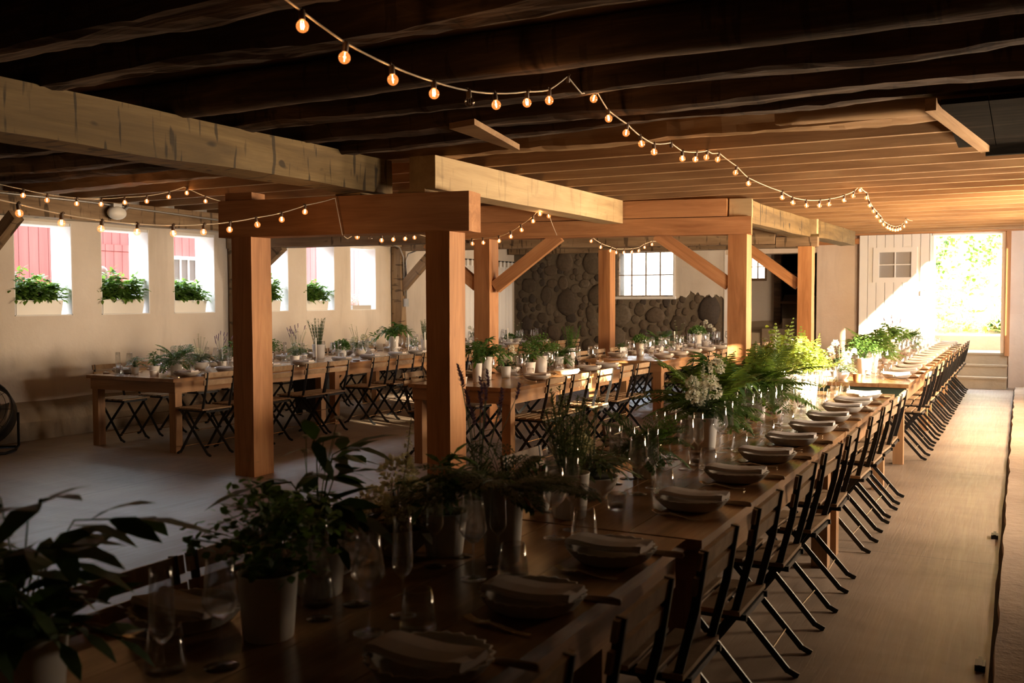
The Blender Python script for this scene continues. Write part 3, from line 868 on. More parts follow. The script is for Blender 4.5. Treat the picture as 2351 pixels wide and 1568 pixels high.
f = MB(); scatter_leaves(f, rnd, 5200, bankpos, 0.16, 0.035, 1.2, 0.5)
o = f.build('bank_grass', 'grass_gold'); tag(o, 'sunlit golden grass and weeds covering the bank outside the doorway', 'grass', kind='stuff')
f = MB(); scatter_leaves(f, rnd, 420, bankpos, 0.15, 0.09, 0.5, 0.4)
o = f.build('bank_undergrowth', 'leaf_lime'); tag(o, 'broad light green leaves growing among the bank grass outside', 'weeds', kind='stuff')
for i, (x0, y0, zt, zb, lab) in enumerate(((-0.95, 20.9, 3.1, 1.75, 'long ivy trail hanging in the middle of the bright doorway'), (-1.42, 20.8, 3.0, 2.1, 'short ivy trail hanging beside the white door edge'), (-0.5, 21.0, 3.1, 2.2, 'ivy trail hanging near the brown door post'))):
    f = MB(); g = MB()
    pts = [(x0 + 0.12 * math.sin(3 * t + i), y0, zt + (zb - zt) * t) for t in [k / 8 for k in range(9)]]
    g.tube(pts, 0.008, 5)
    def ivp():
        t = rnd.random(); k = t * 8; a = int(min(7, k)); q = V(pts[a]).lerp(V(pts[a + 1]), k - a)
        return q + V((rnd.gauss(0, .09), rnd.gauss(0, .08), 0))
    scatter_leaves(f, rnd, 130, ivp, 0.085, 0.075, -0.6, 0.3)
    r = root('ivy_vine'); tag(r, lab, 'ivy', 'ivy trails outside the doorway')
    g.build('stem', 'stem', r); f.build('foliage', 'leaf_mid', r)
for i, (x, y, z, s, m, lab) in enumerate(((0.25, 22.6, 3.2, 0.75, 'leaf_grey', 'blue green shrub at the upper edge of the bright doorway'), (-1.7, 23.5, 3.6, 0.9, 'leaf_lime', 'pale shrub on top of the sunlit bank'), (-0.35, 20.15, 0.98, 0.22, 'leaf_mid', 'small green plant on the bank beside the door post'))):
    f = MB(); g = MB()
    def bp():
        a, b_ = rnd.uniform(0, 2 * PI), rnd.uniform(0, 1); rr = s * (0.5 + 0.5 * rnd.random())
        return V((x + rr * math.cos(a) * math.sqrt(1 - b_ * b_), y + rr * 0.7 * math.sin(a) * math.sqrt(1 - b_ * b_), z + rr * b_ * 0.9))
    scatter_leaves(f, rnd, 420, bp, 0.16 * (s / 0.75) ** .5, 0.07 * (s / 0.75) ** .5, 0.3, 0.3)
    for k in range(7):
        a = k * 0.9; g.tube([(x, y, z - s * .6), (x + s * .3 * math.cos(a), y + s * .3 * math.sin(a), z), (x + s * .6 * math.cos(a), y + s * .5 * math.sin(a), z + s * .5)], 0.012 * s, 5)
    r = root('garden_shrub'); tag(r, lab, 'shrub'); f.build('foliage', m, r); g.build('stem', 'stem', r)


def person(loc, rz, label, hair_len, bun, lean=0.0):
    r = thing('person', label, 'person', loc, rz, 'people in the yard')
    bm = bmesh.new(); sk = bm.verts.layers.skin.verify()
    J = [(0, 0, .95, .135, .095), (0, 0, 1.15, .125, .09), (0, 0, 1.35, .15, .095), (0, .0, 1.47, .06, .055), (0, .01, 1.56, .055, .058), (0, .02, 1.63, .078, .09), (0, .02, 1.70, .075, .092), (0, .01, 1.755, .045, .055),
         (.17, 0, 1.42, .055, .055), (.24, .02, 1.15, .042, .042), (.22, .12, .92, .03, .03), (.21, .16, .84, .035, .018),
         (-.17, 0, 1.42, .055, .055), (-.24, .02, 1.15, .042, .042), (-.22, .12, .92, .03, .03), (-.21, .16, .84, .035, .018),
         (.10, 0, .86, .085, .085), (.11, .01, .48, .055, .058), (.11, -.01, .08, .036, .042), (.12, .14, .03, .04, .025),
         (-.10, 0, .86, .085, .085), (-.11, .01, .48, .055, .058), (-.11, -.01, .08, .036, .042), (-.12, .14, .03, .04, .025), (0, .115, 1.645, .012, .016)]
    E_ = [(0, 1), (1, 2), (2, 3), (3, 4), (4, 5), (5, 6), (6, 7), (2, 8), (8, 9), (9, 10), (10, 11), (2, 12), (12, 13), (13, 14), (14, 15), (0, 16), (16, 17), (17, 18), (18, 19), (0, 20), (20, 21), (21, 22), (22, 23), (5, 24)]
    vs = []
    for x, y, z, a, b_ in J:
        v = bm.verts.new((x, y + lean * max(0, z - 1), z)); v[sk].radius = (a, b_); vs.append(v)
    for a, b_ in E_: bm.edges.new((vs[a], vs[b_]))
    vs[0][sk].use_root = True
    me = bpy.data.meshes.new('person_body'); bm.to_mesh(me); bm.free(); me.materials.append(MATS['skin'])
    o = link('body', me, r); m1 = o.modifiers.new('skin', 'SKIN'); m1.use_smooth_shade = True; m2 = o.modifiers.new('sub', 'SUBSURF'); m2.levels = 2; m2.render_levels = 2
    f = MB(); LZ = lambda z: lean * max(0, z - 1)
    pr = [(.175, .125, .88), (.17, .12, 1.05), (.165, .115, 1.2), (.185, .12, 1.36), (.17, .10, 1.43), (.10, .08, 1.475), (.07, .065, 1.50)]
    for a_, b_, z in pr: f.v += [(a_ * math.cos(2 * PI * k / 18), LZ(z) + b_ * math.sin(2 * PI * k / 18), z) for k in range(18)]
    for i in range(len(pr) - 1):
        for k in range(18): f.f.append((i * 18 + k, i * 18 + (k + 1) % 18, (i + 1) * 18 + (k + 1) % 18, (i + 1) * 18 + k))
    for s in (-1, 1): f.tube([(s * .13, LZ(1.42), 1.42), (s * .2, .005 + LZ(1.3), 1.33), (s * .245, .02 + LZ(1.15), 1.13)], [.075, .068, .06], 12)
    f.build('shirt', 'shirt', r, True)
    f = MB()
    for s in (-1, 1): f.tube([(s * .085, 0, .93), (s * .105, .005, .7), (s * .11, .01, .48), (s * .11, -.01, .09)], [.115, .105, .08, .065], 12)
    f.build('trousers', 'trousers', r, True)
    f = MB(); n0 = 14
    hy, hz = .005 + LZ(1.68), 1.685
    for i in range(9):
        ph = PI * 0.5 * i / 8 * hair_len
        for k in range(n0):
            a = 2 * PI * k / n0
            front = max(0, math.sin(a))
            z = hz + .118 * math.cos(ph * (1 - .45 * front))
            rr = math.sin(ph * (1 - .45 * front))
            f.v.append((.093 * rr * math.cos(a), hy + .112 * rr * math.sin(a), z))
    for i in range(8):
        for k in range(n0): f.f.append((i * n0 + k, i * n0 + (k + 1) % n0, (i + 1) * n0 + (k + 1) % n0, (i + 1) * n0 + k))
    if bun: f.ball((0, hy - .13, hz - .055), .05, 10, 8)
    f.build('hair', 'hair', r, True)
    f = MB()
    for s in (-1, 1): f.ball((s * .033, .108 + LZ(1.66), 1.665), .011, 8, 6)
    f.build('eye', 'paper', r, True)
    return r


person((-11.75, 9.52, 0.25), 0.9, 'person with brown hair in a bun and white shirt, seen from behind through the window', 1.5, True)
person((-11.5, 9.98, 0.12), 2.4, 'person in a white shirt half hidden by the window box leaves', 1.1, False)
person((-11.7, 11.33, 0.12), 0.6, 'brown-haired person behind the third window box, only the head showing', 1.4, False)

# ------------------------------------------------------------------ folding chair (faces -X)


def make_chair():
    r = root('folding_chair')
    path = lambda s, o_: [(.205, s * o_, .84), (.178, s * o_, .665), (.130, s * o_, .475), (.10, s * o_, .43), (-.20, s * o_, .02)]
    for s in (-1, 1):
        f = MB(); P_ = path(s, .172)
        for a, b_ in zip(P_, P_[1:]): f.bar(a, b_, .010, .026, (0, 0, 1) if abs(a[2] - b_[2]) < .3 else (1, 0, 0))
        f.bar((-.20, s * .172, .03), (-.245, s * .172, .006), .012, .022)
        f.build('leg', 'black_metal', r)
        f = MB(); f.bar((-.215, s * .147, .445), (.165, s * .147, .02), .010, .026); f.bar((.155, s * .147, .028), (.205, s * .147, .006), .012, .024)
        f.build('leg', 'black_metal', r)
    f = MB()
    for s in (-1, 1): f.bar((-.235, s * .155, .447), (.165, s * .155, .447), .012, .022)
    f.bar((-.225, -.155, .444), (-.225, .155, .444), .012, .02); f.bar((.15, -.155, .444), (.15, .155, .444), .012, .02)
    f.build('seat_frame', 'black_metal', r)
    f = MB()
    for k in range(5): f.box((-.245 + k * .083, -.19, .459), (-.245 + k * .083 + .062, .19, .475))
    f.build('seat', 'slat_wood', r, rot=None)
    for z, x in ((.812, .197), (.738, .183)):
        f = MB(); f.bar((x, -.20, z), (x, .20, z), .014, .052, (.16, 0, 1)); f.build('back_slat', 'slat_wood', r)
    for p, q in (((-.155, -.172, .085), (-.155, .172, .085)), ((.095, -.147, .10), (.095, .147, .10)), ((-.03, -.172, .25), (-.03, .172, .25))):
        f = MB(); f.tube([p, q], .004, 6); f.build('stretcher', 'steel', r)
    return r


def chair(x, y, side, label, group):
    """side +1: on the aisle side of its table, facing the window wall"""
    place('chair', make_chair, (x, y, 0), (0 if side > 0 else PI) + random.Random(label).uniform(-.05, .05), label, 'chair', group)


# ------------------------------------------------------------------ tables


def table(x0, x1, y0, y1, label, group, leg=0.09, inset=(0.06, 0.16), top=0.76, th=0.036, apron_end='apron_wood', brace=False):
    r = thing('farm_table', label, 'table', ((x0 + x1) / 2, (y0 + y1) / 2, 0), PI / 2, group)
    L, W_ = y1 - y0, x1 - x0           # local x runs along the table, local y towards -X
    f = MB(); n = 4
    for i in range(n):
        a = -W_ / 2 + W_ * i / n; f.box((-L / 2, a + .0015, top - th), (L / 2, a + W_ / n - .0015, top - 0.0006 * (i % 2)))
    f.build('tabletop', 'table_wood', r)
    ax, ay = L / 2 - .05, W_ / 2 - .035; z0, z1 = top - th - .115, top - th
    for s in (-1, 1):
        stick('apron', (-ax, s * ay, (z0 + z1) / 2), (ax, s * ay, (z0 + z1) / 2), .025, z1 - z0, 'apron_wood', r)
        stick('apron', (s * ax, -ay - .012, (z0 + z1) / 2), (s * ax, ay + .012, (z0 + z1) / 2), .025, z1 - z0, apron_end, r)
    for sx in (-1, 1):
        for sy in (-1, 1):
            x, y = sx * (L / 2 - inset[1 if sx < 0 else -1]), sy * (ay - inset[0])
            stick('leg', (x, y, 0), (x, y, z1), leg, leg, 'apron_wood', r)
            if brace: stick('corner_brace', (x - sx * .02, y, z0 - .13), (x - sx * .20, y, z0 + .02), .03, .05, 'apron_wood', r)
    return r


T = 0.76
G = 'tables end to end along the aisle'
table(-1.96, -0.96, 0.10, 3.03, 'long table closest to the camera, dark and worn, with leafy pots', G, inset=(.06, .3, .55))
table(-1.95, -0.91, 3.045, 5.935, 'long glossy table, second from the camera along the aisle', G, inset=(.06, .11, .22))
table(-1.95, -0.91, 5.955, 8.47, 'long table whose end glows in a patch of sunlight', G, inset=(.06, .06, .23))
table(-1.96, -0.90, 9.48, 12.5, 'long table with a dark green painted end board', G, inset=(.06, .13, .32), apron_end='green_paint')
table(-1.96, -0.90, 12.52, 15.4, 'long table halfway from the green end board to the steps', G, inset=(.06, .22, .37))
table(-1.96, -0.90, 15.42, 18.1, 'long table ending close to the doorway steps', G, inset=(.06, .18, .08))
G = 'tables along the window wall'
table(-8.82, -7.52, 6.92, 9.40, 'farm table at the camera end of the window wall row', G, inset=(.042, .093), leg=.088)
table(-8.80, -7.50, 9.46, 11.85, 'farm table with corner braces, second in the window wall row', G, inset=(.042, .093), leg=.088, brace=True)
table(-8.80, -7.50, 11.9, 14.05, 'farm table third in the window wall row, behind the near aisle-side post', G, inset=(.042, .093), leg=.088)
table(-8.80, -7.50, 14.1, 16.3, 'farm table last in the window wall row, before the stone wall', G, inset=(.042, .093), leg=.088)
G = 'tables of the middle row'
table(-5.10, -4.00, 7.53, 10.58, 'plank table standing alone behind the near aisle-side post', G, inset=(.042, .093), leg=.088)
table(-5.08, -4.02, 11.66, 14.3, 'plank table with corner braces in front of the stone wall window', G, inset=(.05, .105), leg=.11, brace=True)
table(-5.08, -4.02, 14.33, 16.9, 'plank table behind the bright cracked post, last of the middle row', G, inset=(.05, .105), leg=.11)

# ------------------------------------------------------------------ tableware


def make_plate():
    f = MB(); n = 48
    wob = lambda a, r_, z: 0.045 * math.cos(24 * a) * min(1, max(0, (r_ - .098) / .026))
    f.lathe([(.0005, .003), (.085, .003), (.098, .006), (.112, .016), (.124, .033), (.133, .045), (.135, .0475), (.130, .048), (.119, .036), (.104, .018), (.09, .012), (.0005, .011)], n, wob=wob)
    return f.build('dinner_plate', 'stone_pot', None, True)


def make_napkin():
    f = MB(); nx, ny = 12, 6; L, W_ = .245, .112
    ring = []
    for i in range(nx + 1):
        x = -L / 2 + L * i / nx
        sag = .014 * (2 * x / L) ** 2 - .010 * abs(2 * x / L) ** 6
        fl = .006 * max(0, 2 * x / L - .7) / .3
        prof = [(-W_ / 2, .0), (-W_ / 2 - .004, .010), (-W_ / 2 + .004, .020 + fl), (0, .0225 - fl), (W_ / 2 - .004, .021 + fl), (W_ / 2 + .003, .010), (W_ / 2 - .004, .0), (0, -.002)]
        ring.append([(x, y * (1 - .10 * abs(2 * x / L) ** 2), z * .8 + sag + .0165 + .002 * noise.noise(V((x * 20, y * 20, 1)))) for y, z in prof])
    k = 8
    for rg in ring: f.v += rg
    for i in range(nx):
        for j in range(k): f.f.append((i * k + j, (i + 1) * k + j, (i + 1) * k + (j + 1) % k, i * k + (j + 1) % k))
    f.f.append(tuple(range(k))); f.f.append(tuple(nx * k + j for j in reversed(range(k))))
    return f.build('folded_napkin', 'napkin_cloth')


def make_fork():
    f = MB()
    hp = [(.105, 0, .006), (.06, 0, .004), (.0, 0, .010), (-.03, 0, .012)]
    for a, b_ in zip(hp, hp[1:]): f.bar(a, b_, .015 if a[0] > .05 else .010, .004)
    f.bar((-.03, 0, .012), (-.05, 0, .006), .026, .0035)
    for k in range(4):
        y = (k - 1.5) * .0068
        f.bar((-.048, y, .0065), (-.075, y, .006), .0044, .003); f.bar((-.075, y, .006), (-.098, y, .014), .0042, .003)
    return f.build('dinner_fork', 'steel')


def make_knife():
    r = root('dinner_knife')
    f = MB(); f.v = [(-.12, -.004, .002), (0, -.010, .002), (0, .008, .002), (-.10, .009, .002), (-.12, -.004, .0045), (0, -.010, .0045), (0, .008, .0045), (-.10, .009, .0045)]
    f.f = [(0, 3, 2, 1), (4, 5, 6, 7), (0, 1, 5, 4), (1, 2, 6, 5), (2, 3, 7, 6), (3, 0, 4, 7)]
    f.build('blade', 'steel', r)
    f = MB(); f.tube([(-.002, 0, .006), (.02, 0, .0075), (.08, 0, .0085), (.1, 0, .0075), (.104, 0, .0075)], [.006, .009, .0105, .009, .004], 8); f.build('handle', 'slat_wood', r, True)
    return r


def make_wine():
    f = MB(); f.lathe([(.0035, .102), (.012, .106), (.030, .124), (.0405, .142), (.0395, .152), (.034, .19), (.0287, .2345), (.0281, .2352), (.0274, .2346), (.0328, .19), (.0383, .152), (.0392, .142), (.0288, .1255), (.010, .109), (.0005, .108)], 22)
    r = f.build('wine_glass', 'glass', None, True)
    f = MB(); f.lathe([(.0052, .005), (.0040, .012), (.0034, .05), (.0034, .095), (.0045, .104)], 10); f.build('stem', 'glass', r, True)
    f = MB(); f.lathe([(.0365, 0), (.037, .0015), (.02, .0035), (.006, .006), (.0045, .009)], 20); f.build('foot', 'glass', r, True)
    return r


def make_flute():
    f = MB(); f.lathe([(.0035, .095), (.010, .10), (.022, .115), (.0265, .127), (.026, .14), (.0245, .2), (.0226, .2495), (.0221, .2502), (.0215, .2496), (.0234, .2), (.0249, .14), (.0253, .127), (.0208, .1165), (.008, .1025), (.0005, .102)], 18)
    r = f.build('champagne_flute', 'glass', None, True)
    f = MB(); f.lathe([(.0052, .005), (.0038, .012), (.0033, .05), (.0033, .09), (.0045, .097)], 10); f.build('stem', 'glass', r, True)
    f = MB(); f.lathe([(.0325, 0), (.033, .0015), (.018, .0035), (.006, .006), (.0045, .009)], 18); f.build('foot', 'glass', r, True)
    return r


def make_tumbler():
    f = MB(); f.lathe([(.0005, .0), (.040, .0), (.0445, .004), (.0445, .018), (.0405, .05), (.0335, .098), (.0325, .0982), (.039, .05), (.042, .018), (.040, .010), (.0005, .008)], 24)
    return f.build('water_tumbler', 'glass', None, True)


def setting(px, py, side, where, gname, glasses=3, cloth=True, tz=T):
    """one place; side +1: the guest sits towards the aisle; where: words that single the place out"""
    rz = 0 if side > 0 else PI
    R_ = random.Random(where)
    P_ = lambda dx, dy, dz=0: (px + side * dx + R_.uniform(-.006, .006), py + side * dy + R_.uniform(-.008, .008), tz + dz)
    j = lambda a=.06: R_.uniform(-a, a)
    place('plate', make_plate, P_(0, 0), rz + j(3), 'fluted stone-coloured plate, ' + where, 'plate', 'fluted plates, ' + gname)
    place('napkin', make_napkin, P_(0, 0, .0255), rz + j(.07), 'folded linen napkin, ' + where, 'napkin', 'linen napkins, ' + gname)
    place('fork', make_fork, P_(-.01, -.175), rz - .16 + j(.08), 'gold-toned dinner fork, ' + where, 'fork', 'forks, ' + gname)
    place('knife', make_knife, P_(.085, .125), rz + j(.05), 'table knife with wooden handle, ' + where, 'knife', 'knives, ' + gname)
    place('wine', make_wine, P_(-.275, .165), j(3), 'clear angular wine glass, ' + where, 'glass', 'wine glasses, ' + gname)
    if glasses > 1: place('flute', make_flute, P_(-.265, .305), j(3), 'tall narrow champagne flute, ' + where, 'glass', 'flutes, ' + gname)
    if glasses > 2: place('tumbler', make_tumbler, P_(-.185, .225), j(3), 'tapered water tumbler, ' + where, 'glass', 'tumblers, ' + gname)


def row(ys, xa, side, rowname, tz=T, chairs=None, xc=None, glasses=3):
    sidename = 'aisle side' if side > 0 else 'window side'
    for i, y in enumerate(ys):
        where = '%s place from the camera, %s of %s' % (ORD[i + 1], sidename, rowname)
        setting(xa, y, side, where, sidename + ' of ' + rowname, glasses)
    for i, y in enumerate(chairs if chairs is not None else ys):
        if y is None: continue
        chair(xc, y, side, 'black folding chair with wooden slats, %s from the camera, %s of %s' % (ORD[i + 1], sidename, rowname), 'folding chairs, %s of %s' % (sidename, rowname))


NA = [1.67, 2.16, 2.68, 3.50, 4.12, 4.70, 5.28, 5.85, 6.40, 6.95, 7.43, 7.98]
NC = [1.55, 2.16, 2.80, 3.43, 4.11, 4.75, 5.38, 6.28, 6.86, 7.34, 7.84]
row(NA, -1.085, 1, 'near aisle table', chairs=NC, xc=-0.985)
row(NA, -1.79, -1, 'near aisle table', chairs=[1.72, 2.14, 2.78, 3.41, 4.0, 4.6, 5.2, 6.3, 6.9, 7.4, 7.85], xc=-1.87)
FA = [10.15, 10.79, 11.37, 12.1, 12.6, 13.08, 13.7, 14.3, 14.85, 15.48, 16.1, 16.7, 17.3, 17.85]
FC = [10.08, 10.74, 11.27, 11.9, 12.45, 13.05, 13.6, 14.2, 14.75, 15.3, 15.9, 16.5, 17.1, 17.75]
row(FA, -1.075, 1, 'far aisle table', chairs=FC, xc=-0.975)
row(FA, -1.79, -1, 'far aisle table', chairs=FC, xc=-1.88)
LA = [7.25, 7.85, 8.5, 9.1, 9.85, 10.45, 11.1, 11.6, 12.3, 12.9, 13.5, 14.5, 15.1, 15.7]
LC = [7.12, 7.62, 8.02, 8.62, 9.0, 9.84, 10.4, 11.0, 11.6, 12.2, 12.8, 13.4, 14.0, 14.6, 15.2, 15.8]
row(LA, -7.69, 1, 'window wall table', chairs=LC, xc=-7.27)
row(LA, -8.62, -1, 'window wall table', chairs=[7.4, 7.95, 8.5, 9.0, 9.95, 10.5, 11.05, 11.5, 12.3, 12.9, 13.5, 14.5, 15.1], xc=-8.87)
MA = [8.45, 9.15, 9.75, 10.28]
row(MA, -4.20, 1, 'lone middle table', chairs=[7.92, 8.46, 9.08, 9.69, 10.2], xc=-3.93)
row(MA, -4.90, -1, 'lone middle table', chairs=[7.95, 8.6, 9.25, 9.9], xc=-5.12)
SA = [12.3, 12.95, 13.6, 14.3, 14.95, 15.6, 16.3]
row(SA, -4.22, 1, 'stone wall table', chairs=[12.2, 12.86, 13.45, 13.93, 14.75, 15.4, 16.0, 16.5], xc=-3.92)
row(SA, -4.88, -1, 'stone wall table', chairs=[12.1, 12.7, 13.3, 13.9, 14.72, 15.3, 15.9], xc=-5.12)
# ------------------------------------------------------------------ plants
def gen_fern(f, R_, c, n=13, L=.34, rise=1.0, droop=.9, pin=.055, pw=.014, pairs=15):
    for i in range(n):
        az = 2 * PI * i / n + R_.uniform(-.25, .25); el = R_.uniform(.35, 1.15) * rise; l = L * R_.uniform(.7, 1.1)
        p = V(c); d = V((math.cos(az) * math.cos(el), math.sin(az) * math.cos(el), math.sin(el))); pts = [p.copy()]
        side = V((-math.sin(az), math.cos(az), 0))
        for k in range(pairs):
            t = (k + 1) / pairs
            d = (d + V((0, 0, -droop * 1.6 / pairs))).normalized()
            p = p + d * l / pairs; pts.append(p.copy())
            if t < .12: continue
            wl = pin * math.sin(PI * min(1, t * .92 + .12)) ** .8 + .008
            u = side.cross(d) * -1
            for s in (-1, 1): f.leaf(p, side * s + d * .55 + V((0, 0, R_.uniform(-.15, .1))), u, wl, pw, .25)
        f.tube(pts[::3] + [pts[-1]], .0016, 3, False)


def gen_plumosa(f, R_, c, n=14, L=.26, rise=.75, fine=1.0):
    for i in range(n):
        az = 2 * PI * i / n + R_.uniform(-.3, .3); el = R_.uniform(.2, 1.2) * rise; l = L * R_.uniform(.65, 1.15)
        p = V(c); d = V((math.cos(az) * math.cos(el), math.sin(az) * math.cos(el), math.sin(el))); pts = [p.copy()]
        side = V((-math.sin(az), math.cos(az), 0)); N = 11
        for k in range(N):
            d = (d + V((0, 0, -.10 * rise))).normalized(); p = p + d * l / N; pts.append(p.copy())
            if k < 2: continue
            bl = l * .30 * math.sin(PI * (k + 1) / (N + 1.5))
            for s in (-1, 1):
                bd = (side * s + d * .7).normalized()
                for m in range(5):
                    q = p + bd * bl * (m + .5) / 5
                    for s2 in (-1, 1):
                        f.leaf(q, bd * .6 + side.cross(bd) * 0 + d * (.9 * s2) + V((0, 0, R_.uniform(-.3, .3))), (0, 0, 1), .022 * fine * (1.3 - m * .13), .0052 * fine, .2)
        f.tube(pts[::2], .0014, 3, False)


def gen_maiden(f, R_, c, n=40, H=.24, R=.20, lf=.022):
    for i in range(n):
        az = R_.uniform(0, 2 * PI); rr = R * math.sqrt(R_.uniform(.05, 1)); hh = H * (1 - .55 * (rr / R) ** 2) * R_.uniform(.55, 1.05)
        tip = V(c) + V((rr * math.cos(az), rr * math.sin(az), hh)); mid = V(c) + V((rr * .35 * math.cos(az), rr * .35 * math.sin(az), hh * .7))
        f.tube([V(c), mid, tip], .0011, 3, False)
        for k in range(16):
            t = R_.uniform(.45, 1.05); q = mid.lerp(tip, (t - .4) / .6) + V((R_.gauss(0, .018), R_.gauss(0, .018), R_.gauss(0, .014)))
            f.leaf(q, (R_.gauss(0, 1), R_.gauss(0, 1), R_.uniform(-.8, .4)), (R_.gauss(0, .3), R_.gauss(0, .3), 1), lf * R_.uniform(.7, 1.2), lf * .95, .2)


def gen_bush(f, R_, c, n=16, H=.24, R=.2, lf=.06, lw=.022, per=11, droop=.5, base=.1):
    for i in range(n):
        az = 2 * PI * i / n + R_.uniform(-.4, .4); rr = R * R_.uniform(.25, 1.05); hh = H * R_.uniform(.45, 1.05) * (1 - .3 * rr / R)
        a = V(c); tip = a + V((rr * math.cos(az), rr * math.sin(az), hh - droop * rr * .6)); mid = a + V((rr * .45 * math.cos(az), rr * .45 * math.sin(az), hh * .85))
        pts = [a, a.lerp(mid, .5) + V((0, 0, hh * .12)), mid, tip]
        f.tube(pts, .0018, 3, False)
        for k in range(per):
            t = base + (1 - base) * (k + .5) / per
            q = a.lerp(mid, t * 2) + V((0, 0, hh * .1 * (1 - abs(4 * t - 1)))) if t < .5 else mid.lerp(tip, t * 2 - 1)
            aa = az + R_.choice((-1, 1)) * R_.uniform(.3, 1.5)
            f.leaf(q, (math.cos(aa), math.sin(aa), R_.uniform(-.2, .8)), (R_.gauss(0, .3), R_.gauss(0, .3), 1), lf * R_.uniform(.6, 1.15), lw * R_.uniform(.8, 1.15), .35)
        f.leaf(tip, tip - mid, (0, 0, 1), lf, lw, .3)


def gen_rosemary(f, R_, c, n=14, H=.30, R=.09, nl=.026):
    for i in range(n):
        az = R_.uniform(0, 2 * PI); rr = R * R_.uniform(.2, 1); h = H * R_.uniform(.6, 1.05)
        a = V(c) + V((rr * .4 * math.cos(az), rr * .4 * math.sin(az), 0)); b_ = V(c) + V((rr * 1.2 * math.cos(az), rr * 1.2 * math.sin(az), h))
        f.tube([a, b_], .0016, 3, False)
        m = int(h / .0085)
        for k in range(m):
            q = a.lerp(b_, (k + 1) / m); aa = k * 2.4
            for s in (0, PI): f.leaf(q, (math.cos(aa + s), math.sin(aa + s), .75), (0, 0, 1), nl * R_.uniform(.7, 1.1), .006, .15)


def gen_curly(f, R_, c, R=.11, n=420, lf=.034, squash=.75):
    for i in range(n):
        a = R_.uniform(0, 2 * PI); z = R_.uniform(-.25, 1); r_ = R * R_.uniform(.6, 1.03); s = math.sqrt(max(0, 1 - z * z))
        d = V((s * math.cos(a), s * math.sin(a), z * squash))
        f.leaf(V(c) + d * r_, d + V((R_.gauss(0, .5), R_.gauss(0, .5), R_.gauss(0, .4))), (R_.gauss(0, 1), R_.gauss(0, 1), 1), lf * R_.uniform(.6, 1.2), lf * .5, .6)


def gen_lavender(f, g, R_, c, n=12, H=.30, R=.12, spike=.045):
    for i in range(n):
        az = R_.uniform(0, 2 * PI); rr = R * R_.uniform(.2, 1); h = H * R_.uniform(.55, 1.05)
        a = V(c); b_ = a + V((rr * math.cos(az), rr * math.sin(az), h))
        f.tube([a, a.lerp(b_, .5) + V((0, 0, .02)), b_], .0013, 3, False)
        for k in range(3): f.leaf(a.lerp(b_, .15 + .15 * k), (math.cos(az + k * 2), math.sin(az + k * 2), 1), (0, 0, 1), .05, .006, .2)
        d = (b_ - a).normalized()
        for k in range(16):
            q = b_ + d * spike * k / 16; aa = k * 2.2
            g.leaf(q, (math.cos(aa), math.sin(aa), .9), (0, 0, 1), .013, .009, 0)


def gen_daisy(f, g, R_, c, n=5, H=.36, R=.12, disc=.022):
    for i in range(n):
        az = R_.uniform(0, 2 * PI); rr = R * R_.uniform(.2, 1); h = H * R_.uniform(.65, 1.05)
        b_ = V(c) + V((rr * math.cos(az), rr * math.sin(az), h))
        f.tube([V(c), V(c).lerp(b_, .5) + V((rr * .15, 0, .02)), b_], .0014, 4, False)
        for k in range(22):
            aa = k * 2 * PI / 22; t = .25 + .75 * (k % 3) / 2
            g.leaf(b_ + V((0, 0, .004 * (1 - t))), (math.cos(aa), math.sin(aa), .35 - .35 * t), (0, 0, 1), disc * (.45 + .6 * t), disc * .42, .25)


def gen_head(g, R_, c, R=.04, n=170, pl=.017):
    for i in range(n):
        z = R_.uniform(-.75, 1); a = R_.uniform(0, 2 * PI); s = math.sqrt(1 - z * z); d = V((s * math.cos(a), s * math.sin(a), z))
        g.leaf(V(c) + d * R * R_.uniform(.72, 1), d + V((R_.gauss(0, .6), R_.gauss(0, .6), R_.gauss(0, .6))), (R_.gauss(0, 1), R_.gauss(0, 1), 1), pl, pl * .8, .3)


def gen_spire(f, g, R_, a, b_, r=.028, n=26):
    a = V(a); b_ = V(b_); f.tube([a, b_], .0018, 4, False)
    for k in range(n):
        t = .35 + .65 * k / n; q = a.lerp(b_, t); aa = k * 2.4; w = r * (1.25 - t)
        for m in range(9):
            a2 = aa + m * .7; g.leaf(q + V((math.cos(aa) * w * .6 + R_.gauss(0, .2) * w, math.sin(aa) * w * .6 + R_.gauss(0, .2) * w, R_.gauss(0, .2) * w)), (math.cos(a2), math.sin(a2), R_.uniform(-.6, .8)), (0, 0, 1), w * .62, w * .55, .4)


POTS = {'bucket': [(.001, 0), (.055, 0), (.058, .003), (.070, .150), (.0725, .155), (.069, .156), (.066, .140), (.001, .138)],
        'tall': [(.001, 0), (.047, 0), (.050, .003), (.0640, .225), (.0665, .230), (.063, .231), (.060, .215), (.001, .212)],
        'small': [(.001, 0), (.040, 0), (.042, .003), (.053, .092), (.055, .098), (.051, .099), (.049, .086), (.001, .085)],
        'mini': [(.001, 0), (.030, 0), (.032, .002), (.040, .066), (.042, .070), (.039, .071), (.036, .060), (.001, .059)],
        'bowl': [(.001, 0), (.040, 0), (.050, .003), (.085, .040), (.100, .082), (.103, .086), (.098, .087), (.092, .076), (.001, .074)],
        'footed': [(.001, 0), (.040, 0), (.038, .006), (.028, .018), (.045, .028), (.075, .055), (.088, .090), (.091, .094), (.086, .094), (.080, .084), (.001, .082)]}
PH = {'bucket': .138, 'tall': .212, 'small': .085, 'mini': .059, 'bowl': .074, 'footed': .082}


